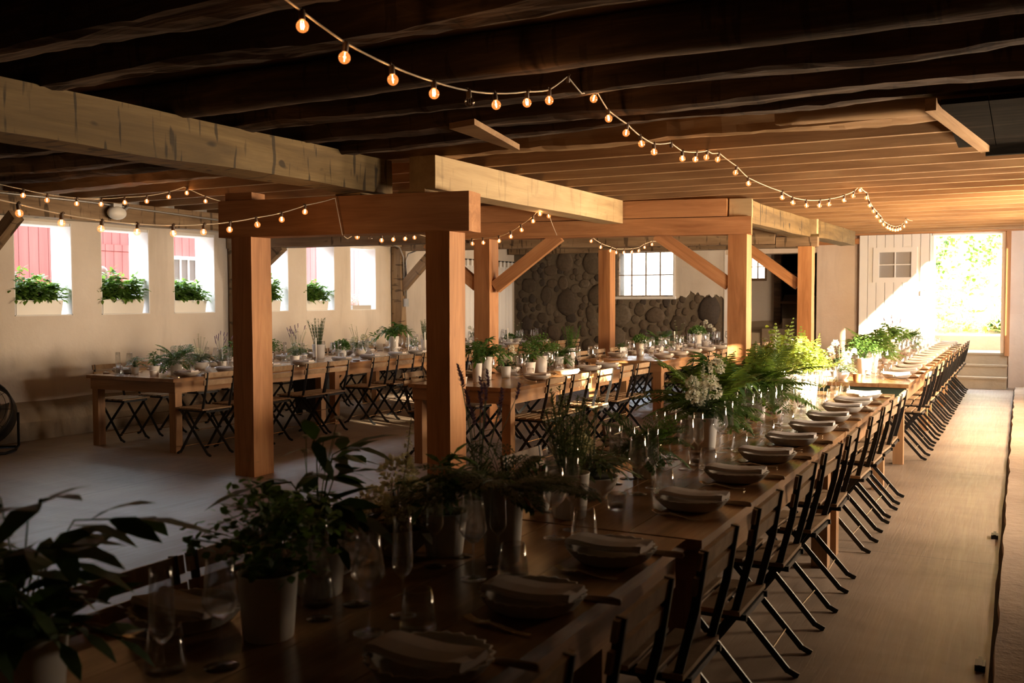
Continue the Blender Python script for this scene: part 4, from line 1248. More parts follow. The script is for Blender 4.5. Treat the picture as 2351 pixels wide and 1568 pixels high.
def potted(name, pot, seed, fn, potmat='white_pot'):
    """fn(R, z) -> [(part name, MB, material), ...]"""
    def mk():
        r = root(name); f = MB(); f.lathe(POTS[pot], 26); f.build('pot', potmat, r, True)
        z = PH[pot]; f = MB(); rr = [q for q in POTS[pot]][-2][0]; f.lathe([(rr, z + .002), (rr * .6, z + .010), (.001, z + .012)], 16); f.build('soil', 'soil', r, True)
        for pn, mb, mat in fn(random.Random(seed), z): mb.build(pn, mat, r)
        return r
    return mk


def A(gen, mat, **k):
    def fn(R_, z):
        f = MB(); gen(f, R_, (0, 0, z), **k); return [('foliage', f, mat)]
    return fn


def lav(R_, z):
    f = MB(); g = MB(); gen_lavender(f, g, R_, (0, 0, z)); gen_bush(f, R_, (0, 0, z), 16, .12, .11, .045, .011, 9); return [('foliage', f, 'leaf_grey'), ('blossoms', g, 'petal_purple')]


def daisies(R_, z):
    f = MB(); g = MB(); gen_daisy(f, g, R_, (0, 0, z)); gen_bush(f, R_, (0, 0, z), 18, .18, .16, .06, .018, 9); return [('foliage', f, 'leaf_mid'), ('blossoms', g, 'petal_white')]


def whiteheads(R_, z):
    f = MB(); g = MB(); gen_bush(f, R_, (0, 0, z), 14, .14, .14, .055, .02, 9)
    for x, y, h, r_ in ((-.05, -.06, .26, .036), (-.12, -.03, .19, .034), (.10, -.05, .13, .042), (-.14, .05, .13, .03), (.13, .05, .17, .028)):
        f.tube([(0, 0, z), (x * .5, y * .5, z + h * .6), (x, y, z + h)], .0018, 4, False); gen_head(g, R_, (x, y, z + h), r_, 130, .015)
    gen_spire(f, g, R_, (0, 0, z), (.03, .0, z + .27), .030, 34); gen_spire(f, g, R_, (0, 0, z), (.07, .04, z + .20), .027, 28)
    return [('foliage', f, 'leaf_dark'), ('blossoms', g, 'petal_white')]


def wild(R_, z):
    f = MB(); g = MB(); gen_bush(f, R_, (0, 0, z), 20, .17, .19, .07, .018, 9); gen_daisy(f, g, R_, (0, 0, z), 3, .34, .12, .02)
    for x, y, h, r_ in ((.06, .03, .12, .04), (-.05, .05, .15, .035)):
        f.tube([(0, 0, z), (x, y, z + h)], .0016, 4, False); gen_head(g, R_, (x, y, z + h), r_, 120)
    for k in range(4): gen_spire(f, f, R_, (0, 0, z), (R_.uniform(-.13, .13), R_.uniform(-.1, .1), z + R_.uniform(.18, .3)), .012, 16)
    return [('foliage', f, 'leaf_grey'), ('blossoms', g, 'petal_cream')]


def hydr(R_, z):
    f = MB(); g = MB(); gen_bush(f, R_, (0, 0, z), 10, .10, .13, .06, .03, 7)
    for x, y, h, r_ in ((.0, .0, .16, .055), (.08, -.03, .07, .05), (-.07, -.05, .07, .05), (-.03, .08, .08, .05), (.06, .07, .07, .045)):
        f.tube([(0, 0, z), (x, y, z + h)], .002, 4, False); gen_head(g, R_, (x, y, z + h), r_, 230, .016)
    gen_spire(f, g, R_, (0, 0, z), (.03, .03, z + .33), .03, 24)
    return [('foliage', f, 'leaf_dry'), ('blossoms', g, 'petal_cream')]


def broad(R_, z):
    f = MB(); gen_bush(f, R_, (0, 0, z), 9, .30, .20, .13, .045, 5, .35, .25); gen_bush(f, R_, (0, 0, z), 14, .14, .15, .07, .028, 8, .5)
    return [('foliage', f, 'leaf_dark')]


def lime(R_, z):
    f = MB(); g = MB(); gen_maiden(f, R_, (0, 0, z), 46, .30, .20, .024); gen_fern(f, R_, (0, 0, z), 5, .36, 1.35, .15, .05, .012)
    gen_daisy(f, g, R_, (0, 0, z), 4, .27, .16, .026)
    return [('foliage', f, 'leaf_lime'), ('blossoms', g, 'petal_white')]


PL = {
    'fern': ('potted_fern', potted('potted_fern', 'bucket', 1, A(gen_fern, 'leaf_fern'))),
    'bigfern': ('potted_fern', potted('potted_fern', 'bucket', 2, lambda R_, z: (lambda f: (gen_fern(f, R_, (0, 0, z), 26, .46, 1.0, .7, .085, .021, 20), gen_plumosa(f, R_, (0, 0, z + .03), 20, .38, .95, 1.5), gen_bush(f, R_, (0, 0, z), 14, .16, .2, .07, .03, 8), [('foliage', f, 'leaf_fern')])[-1])(MB()))),
    'plumosa': ('asparagus_fern', potted('asparagus_fern', 'tall', 3, A(gen_plumosa, 'leaf_dark', n=22, L=.26, rise=.5, fine=1.2))),
    'plumbucket': ('asparagus_fern', potted('asparagus_fern', 'bucket', 13, A(gen_plumosa, 'leaf_mid', n=30, L=.25, rise=.95, fine=1.25))),
    'maiden': ('maidenhair_fern', potted('maidenhair_fern', 'bucket', 4, A(gen_maiden, 'leaf_mid', n=44))),
    'rosemary': ('potted_rosemary', potted('potted_rosemary', 'bucket', 5, A(gen_rosemary, 'leaf_grey', n=28, R=.10))),
    'tallrosemary': ('potted_rosemary', potted('potted_rosemary', 'tall', 15, A(gen_rosemary, 'leaf_mid', n=20, H=.28, R=.11, nl=.034))),
    'curly': ('potted_parsley', potted('potted_parsley', 'bucket', 6, A(gen_curly, 'leaf_mid'))),
    'curlytall': ('potted_parsley', potted('potted_parsley', 'tall', 16, A(gen_curly, 'leaf_mid', R=.12, n=460))),
    'leafy': ('leafy_plant', potted('leafy_plant', 'tall', 7, A(gen_bush, 'leaf_mid', n=26, H=.24, R=.28, lf=.085, lw=.03, per=12, droop=.75))),
    'leafysmall': ('leafy_plant', potted('leafy_plant', 'small', 17, A(gen_bush, 'leaf_mid', n=14, H=.17, R=.10, lf=.05, lw=.016, per=9))),
    'herb': ('potted_herb', potted('potted_herb', 'mini', 8, A(gen_bush, 'leaf_mid', n=18, H=.14, R=.095, lf=.035, lw=.012, per=10))),
    'broad': ('broadleaf_plant', potted('broadleaf_plant', 'bucket', 9, broad)),
    'lavender': ('potted_lavender', potted('potted_lavender', 'small', 10, lav)),
    'daisy': ('flower_bowl', potted('flower_bowl', 'footed', 11, daisies)),
    'whiteheads': ('flower_arrangement', potted('flower_arrangement', 'bucket', 12, whiteheads)),
    'wild': ('flower_bowl', potted('flower_bowl', 'bowl', 18, wild)),
    'hydrangea': ('hydrangea_bowl', potted('hydrangea_bowl', 'bowl', 19, hydr, 'stone_pot')),
    'lime': ('flower_arrangement', potted('flower_arrangement', 'bucket', 20, lime)),
    'empty': ('clay_pot', lambda: (lambda f: (f.lathe(POTS['mini'][:8], 20), f.build('clay_pot', 'terracotta', None, True))[1])(MB())),
    'emptywhite': ('white_cup', lambda: (lambda f: (f.lathe(POTS['mini'][:8], 20), f.build('white_cup', 'white_pot', None, True))[1])(MB())),
}


def plant(kind, x, y, scale, label, group, z=T, rz=None):
    R_ = random.Random(label)
    place('plant_' + kind, PL[kind][1], (x, y, z), R_.uniform(0, 6.28) if rz is None else rz, label, 'flowers' if kind in ('daisy', 'whiteheads', 'wild', 'hydrangea', 'lime') else 'cup' if kind.startswith('empty') else 'plant', group, scale)


g_ = 'potted plants down the near aisle table'
for a in (('broad', -1.62, 1.12, 1.15, 'dark broad-leaved plant at the camera end of the near aisle table'),
          ('leafy', -1.80, 1.02, 1.0, 'dark leafy plant spilling over the corner at the camera end'),
          ('maiden', -1.55, 1.70, 1.0, 'maidenhair fern in a white bucket, first white bucket from the camera'),
          ('broad', -1.66, 2.02, 1.05, 'plant with long pointed leaves behind the first maidenhair fern'),
          ('daisy', -1.78, 2.15, 1.0, 'footed bowl of thin-stemmed white flowers behind the pointed leaves'),
          ('hydrangea', -1.70, 2.45, 1.05, 'bowl of faded cream hydrangea heads with one tall spire'),
          ('leafysmall', -1.575, 2.52, 1.35, 'small leafy pot between the hydrangea bowl and the tall asparagus fern'),
          ('plumosa', -1.375, 2.53, 1.05, 'spreading asparagus fern in a tall white pot, camera end of the aisle tables'),
          ('lavender', -1.60, 2.78, 1.3, 'lavender with dark spikes behind the tall asparagus fern'),
          ('herb', -1.59, 3.22, 1.1, 'small herb pot beside the bushy rosemary on the near aisle table'),
          ('rosemary', -1.44, 3.16, 1.05, 'bushy rosemary in a white bucket on the near aisle table'),
          ('wild', -1.50, 3.52, 1.0, 'low bowl of dark dried wildflowers beyond the bushy rosemary'),
          ('plumbucket', -1.465, 4.02, .88, 'flat spreading asparagus fern in a white bucket, middle of near aisle table'),
          ('whiteheads', -1.47, 4.92, 1.1, 'tall white flower heads and spires in a white bucket'),
          ('bigfern', -1.58, 5.35, 1.0, 'dense dark fern directly behind the tall white flowers'),
          ('leafy', -1.66, 5.75, 1.1, 'dark drooping leafy plant under the spreading ferns'),
          ('bigfern', -1.555, 6.40, 1.05, 'largest spreading fern, before the sunlit end of the near aisle table'),
          ('daisy', -1.50, 6.76, 1.1, 'white daisies and greens just past the largest fern'),
          ('lime', -1.62, 7.35, 1.3, 'tall lime green fern with daisies, glowing in the sun'),
          ('lime', -1.55, 7.85, 1.15, 'dense sunlit clump of lime ferns near the table end'),
          ('curlytall', -1.78, 7.6, 1.25, 'round curly green plant behind the tall lime green fern'),
          ('curlytall', -1.80, 8.1, 1.25, 'round curly green plant at the window side of the sunlit table end'),
          ('lime', -1.55, 8.25, 1.0, 'small sunlit pot of lime greens and white blooms at the table end')): plant(*a, g_)
g_ = 'potted plants down the far aisle table'
for a in (('wild', -1.55, 9.75, .9, 'bowl of wildflowers at the green end board of the far aisle table'),
          ('empty', -1.38, 9.66, 1.0, 'empty terracotta cup above the green end board'),
          ('whiteheads', -1.60, 10.15, .85, 'white blooms in the first bucket of the far aisle table'),
          ('maiden', -1.43, 10.52, 1.1, 'sunlit yellow green fern in a wide white bucket, far aisle table'),
          ('leafy', -1.40, 10.85, 1.1, 'glossy leaves cascading from a tall white vase'),
          ('bigfern', -1.50, 11.7, .95, 'upright fern fronds in front of the white door'),
          ('daisy', -1.45, 12.4, 1.0, 'daisies beyond the fern, in front of the white door'),
          ('leafy', -1.50, 13.2, 1.15, 'broad bright leaves in front of the lit white boards'),
          ('lavender', -1.55, 14.1, 1.3, 'dark seed heads standing against the lit white door'),
          ('plumbucket', -1.5, 15.2, 1.15, 'dark fluffy asparagus fern close to the doorway'),
          ('daisy', -1.5, 16.5, 1.0, 'last flower bowl before the doorway steps')): plant(*a, g_)
g_ = 'potted plants down the window wall table'
for a in (('herb', -8.42, 7.22, 1.1, 'smallest herb pot at the camera corner of the window wall table'),
          ('leafysmall', -8.07, 7.17, 1.05, 'grey green herb pot beside an empty white cup, window wall table'),
          ('emptywhite', -7.98, 7.08, .9, 'empty small white cup at the camera end of the window wall table'),
          ('plumbucket', -8.05, 7.45, 1.0, 'fluffy asparagus fern in a white bucket, camera end of window wall table'),
          ('wild', -8.25, 7.98, 1.05, 'stone-white bowl of tall wildflowers before the window-side near post'),
          ('lavender', -8.05, 8.12, 1.0, 'narrow pot with thin grassy stems beside the wildflower bowl'),
          ('leafysmall', -8.2, 8.45, 1.3, 'green leafy pot half hidden by the window-side near post'),
          ('maiden', -8.15, 9.0, .9, 'small light green fern just past the window-side near post'),
          ('lavender', -7.84, 9.12, 1.15, 'lavender pot with dark spikes against the cream wall'),
          ('daisy', -8.2, 9.66, .95, 'footed bowl of greens with a white bloom beside the lavender'),
          ('rosemary', -8.35, 10.2, 1.25, 'tall pale rosemary in a white bucket, window wall table'),
          ('curly', -8.15, 10.42, 1.1, 'round dense curly green plant in a white bucket'),
          ('wild', -8.35, 11.1, 1.15, 'wide bowl of tall meadow flowers, middle of window wall table'),
          ('leafy', -8.0, 11.45, 1.15, 'dark glossy spreading plant in a tall white vase, window wall table'),
          ('herb', -8.1, 12.1, 1.2, 'low dark herb pot after the glossy spreading plant'),
          ('rosemary', -8.2, 12.6, 1.1, 'feathery upright herb before the near aisle-side post'),
          ('lavender', -7.9, 12.75, 1.0, 'lavender pot next to the feathery upright herb'),
          ('leafysmall', -8.2, 13.4, 1.2, 'leafy pot mostly hidden by the near aisle-side post'),
          ('whiteheads', -8.2, 14.2, 1.0, 'white flower heads seen between the two orange posts'),
          ('curly', -8.0, 15.0, .85, 'small round green plant in front of the stone wall'),
          ('daisy', -8.1, 15.5, .9, 'last daisies of the window wall row, before the stones')): plant(*a, g_)
g_ = 'potted plants on the lone middle table'
for a in (('tallrosemary', -4.62, 8.0, .78, 'bright green upright herb in the white pot nearest the table end, lone middle table'),
          ('leafy', -4.66, 8.25, 1.0, 'glossy plant drooping over its tall white pot, lone middle table'),
          ('emptywhite', -4.62, 7.74, .95, 'empty white cup at the end of the lone middle table'),
          ('whiteheads', -4.6, 8.55, .75, 'cream flower sprays behind the drooping glossy plant'),
          ('leafysmall', -4.53, 8.92, 1.4, 'grey herb in a white bucket, centre of the lone middle table'),
          ('daisy', -4.75, 8.35, .9, 'single white flower on a long stem before the orange post'),
          ('maiden', -4.62, 9.38, 1.15, 'bright maidenhair fern leaning over the lone middle table'),
          ('plumbucket', -4.65, 9.9, .9, 'dark asparagus fern at the centre of the lone middle table'),
          ('tallrosemary', -4.68, 10.3, .95, 'tall rosemary in a tall white pot, far end of lone middle table')): plant(*a, g_)
g_ = 'potted plants on the stone wall table'
for a in (('herb', -4.90, 12.5, 1.1, 'tiny herb pot by the table card, stone wall table'),
          ('emptywhite', -4.78, 12.3, .9, 'empty white cup beside the table card, stone wall table'),
          ('curlytall', -4.72, 12.75, .95, 'flat-topped green plant in a tall white pot, stone wall table'),
          ('herb', -4.86, 13.6, 1.3, 'second little herb pot on the stone wall table'),
          ('plumbucket', -4.85, 13.95, 1.0, 'spreading dark greenery under the small-paned window'),
          ('daisy', -4.75, 14.5, 1.0, 'tall thin white flowers in front of the stone wall plaster'),
          ('curlytall', -4.67, 15.3, 1.15, 'big round curly plant in a white pot below the plaster patch'),
          ('whiteheads', -4.72, 15.9, 1.0, 'white flowers beside the bright cracked post')): plant(*a, g_)

# planted window boxes
def make_box(seed, kind):
    def mk():
        R_ = random.Random(seed); r = root('window_box')
        f = MB(); L, D, H = .29, .075, .165
        f.v = [(-L, -D, 0), (L - .015, -D, 0), (L - .015, D, 0), (-L, D, 0), (-L, -D - .005, H), (L + .01, -D - .005, H), (L + .01, D + .005, H), (-L, D + .005, H)]
        f.f = [(0, 3, 2, 1), (0, 1, 5, 4), (1, 2, 6, 5), (2, 3, 7, 6), (3, 0, 4, 7)]
        f.build('box', 'white_paint', r)
        f = MB(); f.box((-L, -D, H - .03), (L - .005, D, H - .012)); f.build('soil', 'soil', r)
        f = MB(); g = MB()
        for k in range(6):
            c = (-L + .05 + k * .095, R_.uniform(-.03, .03), H - .015)
            if kind == 0:
                gen_bush(f, R_, c, 13, R_.uniform(.26, .48), .17, .075, .04, 10, .35)
                gen_bush(f, R_, c, 10, .13, .16, .07, .036, 8, .6)
                if k % 2 == 0: gen_maiden(f, R_, c, 12, .36, .14, .045)
        gen_bush(f, R_, (.18, .05, H), 3, .24, .30, .05, .018, 12, .1)
        for k in range(3):
            x, y, h = R_.uniform(-.2, .2), R_.uniform(-.03, .06), R_.uniform(.1, .22)
            f.tube([(x, 0, H - .02), (x, y, H + h)], .0018, 4, False); gen_head(g, R_, (x, y, H + h), .035, 90)
        f.build('foliage', 'leaf_box', r); g.build('blossoms', 'petal_white', r)
        return r
    return mk


for i, (wi, s, lab) in enumerate(((0, 1.0, 'window box of green leaves in the first planted window'), (1, 1.05, 'window box with trailing leaves in front of the person with a bun'), (2, .95, 'window box in the third planted window, beside a barn window'),
                                  (3, .95, 'window box half hidden by the window-side near post'), (4, .92, 'window box with cream blooms in the fifth planted window'))):
    a, b = WIN[wi]
    o = make_box(40 + i, 0)(); tag(o, lab, 'window box', 'white window boxes on the sills'); o.location = (-9.95, a + .30 * s + .03, WZ0 + .013); o.rotation_euler = (0, 0, PI / 2); o.scale = (s,) * 3
r = root('flower_box'); tag(r, 'low box of frothy white blossoms in the last planted window', 'flowers'); r.location = (-9.95, 13.22, WZ0 + .013); r.rotation_euler = (0, 0, PI / 2)
R_ = random.Random(5); f = MB(); g = MB(); b_ = MB()
b_.box((-.26, -.07, 0), (.26, .07, .07)); b_.build('box', 'stone_pot', r)
for k in range(75):
    x, y, h = R_.uniform(-.30, .32), R_.uniform(-.09, .09), R_.uniform(.08, .24)
    f.tube([(x * .7, 0, .06), (x, y, h)], .001, 3, False)
    for q in range(7):
        c = V((x + R_.gauss(0, .018), y + R_.gauss(0, .018), h + R_.gauss(0, .015)))
        for m in range(5): g.leaf(c, (math.cos(m * 1.26), math.sin(m * 1.26), .5), (0, 0, 1), .012, .010, .2)
f.build('foliage', 'stem', r); g.build('blossoms', 'petal_white', r)


# candles, water bottles, table cards
def make_candle():
    r = root('taper_candle'); f = MB(); f.lathe([(.0005, 0), (.034, 0), (.036, .003), (.012, .012), (.0125, .05), (.014, .055), (.0115, .056), (.0005, .03)], 18); f.build('holder', 'glass', r, True)
    f = MB(); f.lathe([(.0005, .03), (.0105, .03), (.0095, .29), (.006, .298), (.0005, .299)], 12); f.build('wax_stick', 'wax', r, True)
    f = MB(); f.tube([(0, 0, .298), (.001, 0, .308)], .0009, 5); f.build('wick', 'soil', r)
    return r


for x, y, lab in ((-8.30, 7.75, 'white taper candle near the wildflower bowl, window wall table'), (-8.0, 8.75, 'white taper candle just past the window-side near post'), (-8.15, 9.9, 'white taper candle beside the tall rosemary'), (-7.95, 11.75, 'white taper candle behind the glossy spreading plant'),
                  (-8.05, 12.35, 'white taper candle before the near aisle-side post'), (-7.9, 14.75, 'white taper candle in front of the stones, window wall table'), (-4.7, 14.2, 'white taper candle on the stone wall table below the window'), (-4.72, 15.65, 'white taper candle by the big curly plant'),
                  (-1.62, 8.75 - .45, 'white taper candle in the sunlit end of the near aisle table'), (-1.5, 11.2, 'white taper candle past the tall white vase'), (-1.5, 13.7, 'white taper candle halfway along the far aisle table')):
    place('candle', make_candle, (x, y, T), 0, lab, 'candle', 'white taper candles')


def make_tealight():
    r = root('tea_light'); f = MB(); f.lathe([(.0005, 0), (.030, 0), (.033, .003), (.037, .062), (.0365, .063), (.030, .01), (.0005, .008)], 18); f.build('glass_cup', 'glass', r, True)
    f = MB(); f.lathe([(.0005, .009), (.022, .009), (.022, .026), (.0005, .026)], 14); f.build('wax_disc', 'wax', r, True)
    return r


for x, y, lab in ((-1.33, 3.35, 'small glass tea light by the bushy rosemary'), (-1.36, 4.45, 'small glass tea light before the tall white flowers'), (-1.38, 7.05, 'small glass tea light past the largest fern'), (-1.36, 8.3, 'small glass tea light glowing in the sun patch'), (-1.36, 10.3, 'small glass tea light on the far aisle table'),
                  (-7.9, 9.55, 'small glass tea light by the footed bowl, window wall table'), (-4.5, 9.6, 'small glass tea light on the lone middle table'), (-4.6, 13.2, 'small glass tea light on the stone wall table')):
    place('tealight', make_tealight, (x, y, T), 0, lab, 'candle', 'glass tea lights')
f = MB(); f.v = [(-.05, -.035, 0), (.05, -.035, 0), (.05, 0, .13), (-.05, 0, .13), (-.05, .035, 0), (.05, .035, 0), (-.05, -.033, 0), (.05, -.033, 0), (.05, 0, .127), (-.05, 0, .127), (-.05, .033, 0), (.05, .033, 0)]
f.f = [(0, 1, 2, 3), (3, 2, 5, 4), (7, 6, 9, 8), (8, 9, 10, 11)]
tag(f.build('table_card', 'paper', None, loc=(-4.84, 12.42, T), rot=(0, 0, .7)), 'folded white table card among pots on the stone wall table', 'card')

# ------------------------------------------------------------------ string lights
def lerp_y(a, b, t): return tuple(a[k] + (b[k] - a[k]) * t for k in range(3))


def strand(label, pts, bulbs, off=(), plain=()):
    """pts: hook, bulb centres (bulbs hang below the cord), hook ...; entries marked 'h' are cord points only"""
    r = root('string_light'); tag(r, label, 'string lights', 'strings of globe bulbs')
    cordp = []; R_ = random.Random(label); n = 0
    for p in pts:
        if p[0] == 'h': cordp.append(V(p[1:])); continue
        n += 1; q = V(p); top = q + V((R_.uniform(-.012, .012), R_.uniform(-.012, .012), .066)); cordp.append(top)
        ax = (q - top).normalized()
        Mx = ax.to_track_quat('-Z', 'Y').to_matrix().to_4x4(); Mx.translation = top
        lit = n not in off
        if n in plain:
            b_ = link('bulb', BULB['socket'], r); b_.matrix_local = Mx; continue
        b_ = link('bulb', BULB['lit' if lit else 'off'], r); b_.matrix_local = Mx
        if lit:                             # the lamp's own light
            pl = bpy.data.objects.new('bulb_light', BULB['light']); COL.objects.link(pl); pl.parent = b_; pl.location = (0, 0, -.056)
        link('socket', BULB['socket'], b_); link('filament', BULB['fil' if lit else 'filoff'], b_)
    f = MB(); sm = []
    for a, b_ in zip(cordp, cordp[1:]):
        for k in range(3): sm.append(a.lerp(b_, k / 3) - V((0, 0, .012 * math.sin(PI * k / 3) * min(1, (b_ - a).length))))
    sm.append(cordp[-1]); f.tube(sm, .0042, 6); f.build('cord', 'cord', r, True)


f = MB(); f.lathe([(.0095, -.031), (.0105, -.034)] + [(.0225 * math.sin(.45 + (PI - .46) * k / 9), -.0545 + .0225 * math.cos(.45 + (PI - .46) * k / 9)) for k in range(10)], 16); BULB = {'lit': f.mesh('bulb', 'bulb_lit', True)}
BULB['off'] = BULB['lit'].copy(); BULB['off'].materials[0] = MATS['bulb_off']
f = MB(); f.lathe([(.0005, .008), (.010, .006), (.0118, 0), (.0118, -.030), (.0095, -.034), (.0005, -.034)], 12); f.tube([(.012, 0, 0), (.018, 0, .006), (.012, 0, .012), (0, 0, .010)], .0025, 5); BULB['socket'] = f.mesh('socket', 'socket', True)
f = MB(); f.tube([(-.004, 0, -.036), (-.006, 0, -.055), (-.002, 0, -.066), (.002, 0, -.058), (.005, 0, -.066), (.006, 0, -.052), (.004, 0, -.036)], .0014, 5); BULB['fil'] = f.mesh('filament', 'filament'); BULB['filoff'] = BULB['fil'].copy(); BULB['filoff'].materials[0] = MATS['filament_off']
BULB['light'] = bpy.data.lights.new('bulb_light', 'POINT'); BULB['light'].energy = 0.24; BULB['light'].color = (1.0, 0.50, 0.20); BULB['light'].shadow_soft_size = .006
H1, H2, H3, H4 = ('h', -2.185, 4.96, 2.695), ('h', -2.21, 7.606, 2.715), ('h', -1.526, 10.903, 2.715), ('h', -1.467, 15.626, 2.715)
strand('long string of globe bulbs hung in four sags above the aisle tables',
       [('h', -2.26, 2.0, 2.74), (-2.243, 2.673, 2.497), (-2.237, 2.898, 2.436), (-2.230, 3.203, 2.415), (-2.222, 3.494, 2.413), (-2.215, 3.782, 2.428), (-2.209, 4.020, 2.457), (-2.201, 4.322, 2.519), (-2.195, 4.566, 2.575), (-2.189, 4.793, 2.689), H1,
        (-2.187, 5.129, 2.684), (-2.189, 5.372, 2.612), (-2.192, 5.657, 2.570), (-2.194, 5.952, 2.544), (-2.197, 6.194, 2.525), (-2.200, 6.568, 2.587), (-2.203, 6.822, 2.561), (-2.206, 7.139, 2.595), (-2.208, 7.432, 2.648), H2,
        (-2.192, 7.693, 2.663), (-2.128, 8.002, 2.589), (-2.077, 8.249, 2.521), (-1.938, 8.916, 2.456), (-1.889, 9.152, 2.427), (-1.826, 9.458, 2.425), (-1.764, 9.758, 2.447), (-1.714, 9.996, 2.478), (-1.632, 10.394, 2.547), (-1.582, 10.633, 2.611), (-1.539, 10.842, 2.688), H3,
        (-1.522, 11.183, 2.640), (-1.519, 11.439, 2.576), (-1.516, 11.738, 2.536), (-1.513, 11.981, 2.494), (-1.509, 12.270, 2.463), (-1.505, 12.570, 2.441), (-1.501, 12.924, 2.426), (-1.498, 13.169, 2.425), (-1.495, 13.423, 2.430), (-1.491, 13.686, 2.440), (-1.488, 13.957, 2.462), (-1.485, 14.190, 2.488), (-1.479, 14.626, 2.552), (-1.476, 14.874, 2.630), H4], None, (5,), (9, 15))
strand('string of globe bulbs sagging under the axe-marked girder to the near crossbeam',
       [('h', -5.1, 2.6, 2.40), ('h', -5.1, 3.2, 2.16), (-5.096, 3.579, 2.040), (-5.094, 3.849, 2.003), (-5.093, 4.125, 1.986), (-5.091, 4.402, 1.983), (-5.089, 4.706, 1.992), (-5.088, 4.976, 2.017), (-5.086, 5.227, 2.050), (-5.084, 5.519, 2.104), (-5.083, 5.784, 2.162), (-5.081, 6.055, 2.243), ('h', -5.08, 6.44, 2.40), ('h', -5.02, 6.455, 2.09)], None)
strand('string of globe bulbs above the first three planted windows',
       [('h', -7.8, 4.6, 2.7), ('h', -7.8, 5.2, 2.57), (-7.800, 5.516, 2.467), (-7.800, 5.751, 2.446), (-7.800, 6.060, 2.441), (-7.800, 6.329, 2.459), (-7.800, 6.609, 2.500), (-7.800, 6.876, 2.536), (-7.800, 7.157, 2.605), ('h', -7.8, 7.364, 2.74), (-7.800, 7.405, 2.669), (-7.800, 7.667, 2.605), (-7.800, 8.0, 2.56), (-7.8, 8.4, 2.53), ('h', -7.8, 9.3, 2.72)], None)
strand('string of globe bulbs from the near crossbeam to the braced middle post and back',
       [('h', -5.02, 6.475, 2.085), ('h', -5.2, 6.76, 2.085), (-5.400, 7.161, 2.116), (-5.539, 7.551, 2.129), (-5.670, 7.919, 2.132), (-5.818, 8.336, 2.167), (-5.981, 8.792, 2.205), (-6.125, 9.198, 2.246), ('h', -6.5, 10.25, 2.33), (-6.0, 9.93, 2.215), (-5.666, 9.719, 2.189), (-5.437, 9.574, 2.185), (-5.124, 9.374, 2.185), (-4.901, 9.233, 2.218), (-4.703, 9.106, 2.274), (-4.505, 8.981, 2.350), (-4.387, 8.905, 2.415), ('h', -4.33, 8.85, 2.46), (-4.50, 9.35, 2.43), ('h', -4.95, 10.5, 2.32)], None, (2,))
strand('string of globe bulbs crossing in front of the small-paned window',
       [('h', -4.998, 10.78, 2.34), (-4.996, 11.437, 2.371), (-4.996, 11.649, 2.298), (-4.995, 11.972, 2.233), (-4.994, 12.310, 2.201), (-4.993, 12.533, 2.186), (-4.993, 12.814, 2.197), (-4.992, 13.122, 2.216), (-4.991, 13.406, 2.247), (-4.990, 13.662, 2.310), (-4.990, 13.98, 2.369), ('h', -4.989, 14.2, 2.44)], None)

# ------------------------------------------------------------------ odds and ends along the window wall
r = root('wall_lamp'); tag(r, 'white oval bulkhead lamp on the wall plate over the planted windows', 'lamp'); r.location = (-9.555, 7.94, 2.62)
f = MB(); f.ball((.04, 0, -.03), .13, 18, 10, (.55, 1.0, .62)); f.build('lamp_shade', 'white_paint', r, True)
f = MB(); f.box((-.02, -.06, .0), (.06, .06, .08)); f.tube([(.03, .10, .0), (.04, .16, .05), (.0, .17, .07)], .018, 8); f.build('bracket', 'grey_metal', r)
f = MB(); f.tube([(-9.55, 4.5, 2.70), (-9.55, 7.6, 2.69), (-9.55, 9.8, 2.62), (-9.55, 13.5, 2.53), (-9.57, 13.9, 2.46), (-9.60, 14.06, 2.30), (-9.605, 14.09, 1.62)], .012, 8)
tag(f.build('conduit', 'grey_metal', None, True), 'long grey conduit along the wall plate, bending down the cracked post', 'pipe')
r = root('junction_box'); tag(r, 'small grey electrical box with a conduit on the cracked wall post', 'box'); r.location = (-9.60, 14.12, 1.50)
f = MB(); f.box((-.03, -.05, -.07), (.03, .05, .07)); f.build('housing', 'grey_metal', r)
f = MB(); f.tube([(.0, .02, .07), (0, .02, .75), (.02, .06, .86), (.05, .25, .92)], .012, 8); f.build('pipe', 'grey_metal', r, True)
r = root('tab_curtain'); tag(r, 'grey white tab-top curtain in the corner beside the stone wall', 'curtain'); r.location = (-9.70, 17.2, 0)
f = MB(); N = 90
for i in range(N + 1):
    y = -1.15 + 2.3 * i / N; x = .025 * math.sin(y * 42) + .01 * math.sin(y * 17)
    f.v += [(x, y, .05), (x * .8, y, 1.2), (x * .6, y, 2.24)]
for i in range(N): f.f += [(3 * i, 3 * i + 3, 3 * i + 4, 3 * i + 1), (3 * i + 1, 3 * i + 4, 3 * i + 5, 3 * i + 2)]
c_ = f.build('cloth', 'shirt', r, True); c_.modifiers.new('t', 'SOLIDIFY').thickness = .004
for k in range(14):
    y = -1.1 + k * .17; f = MB(); f.box((-.012, y - .03, 2.22), (.012, y + .03, 2.36)); f.build('tab', 'shirt', r)
f = MB(); f.tube([(0, -1.25, 2.35), (0, 1.2, 2.35)], .014, 8); f.build('rod', 'black_metal', r)
r = root('rolling_bin'); tag(r, 'black wheeled bin under the window wall table', 'bin'); r.location = (-8.45, 10.24, 0)
f = MB(); f.v = [(-.17, -.2, .08), (.17, -.2, .08), (.17, .2, .08), (-.17, .2, .08), (-.20, -.24, .56), (.20, -.24, .56), (.20, .24, .56), (-.20, .24, .56)]
f.f = [(0, 3, 2, 1), (4, 5, 6, 7), (0, 1, 5, 4), (1, 2, 6, 5), (2, 3, 7, 6), (3, 0, 4, 7)]; f.build('body', 'black_plastic', r)
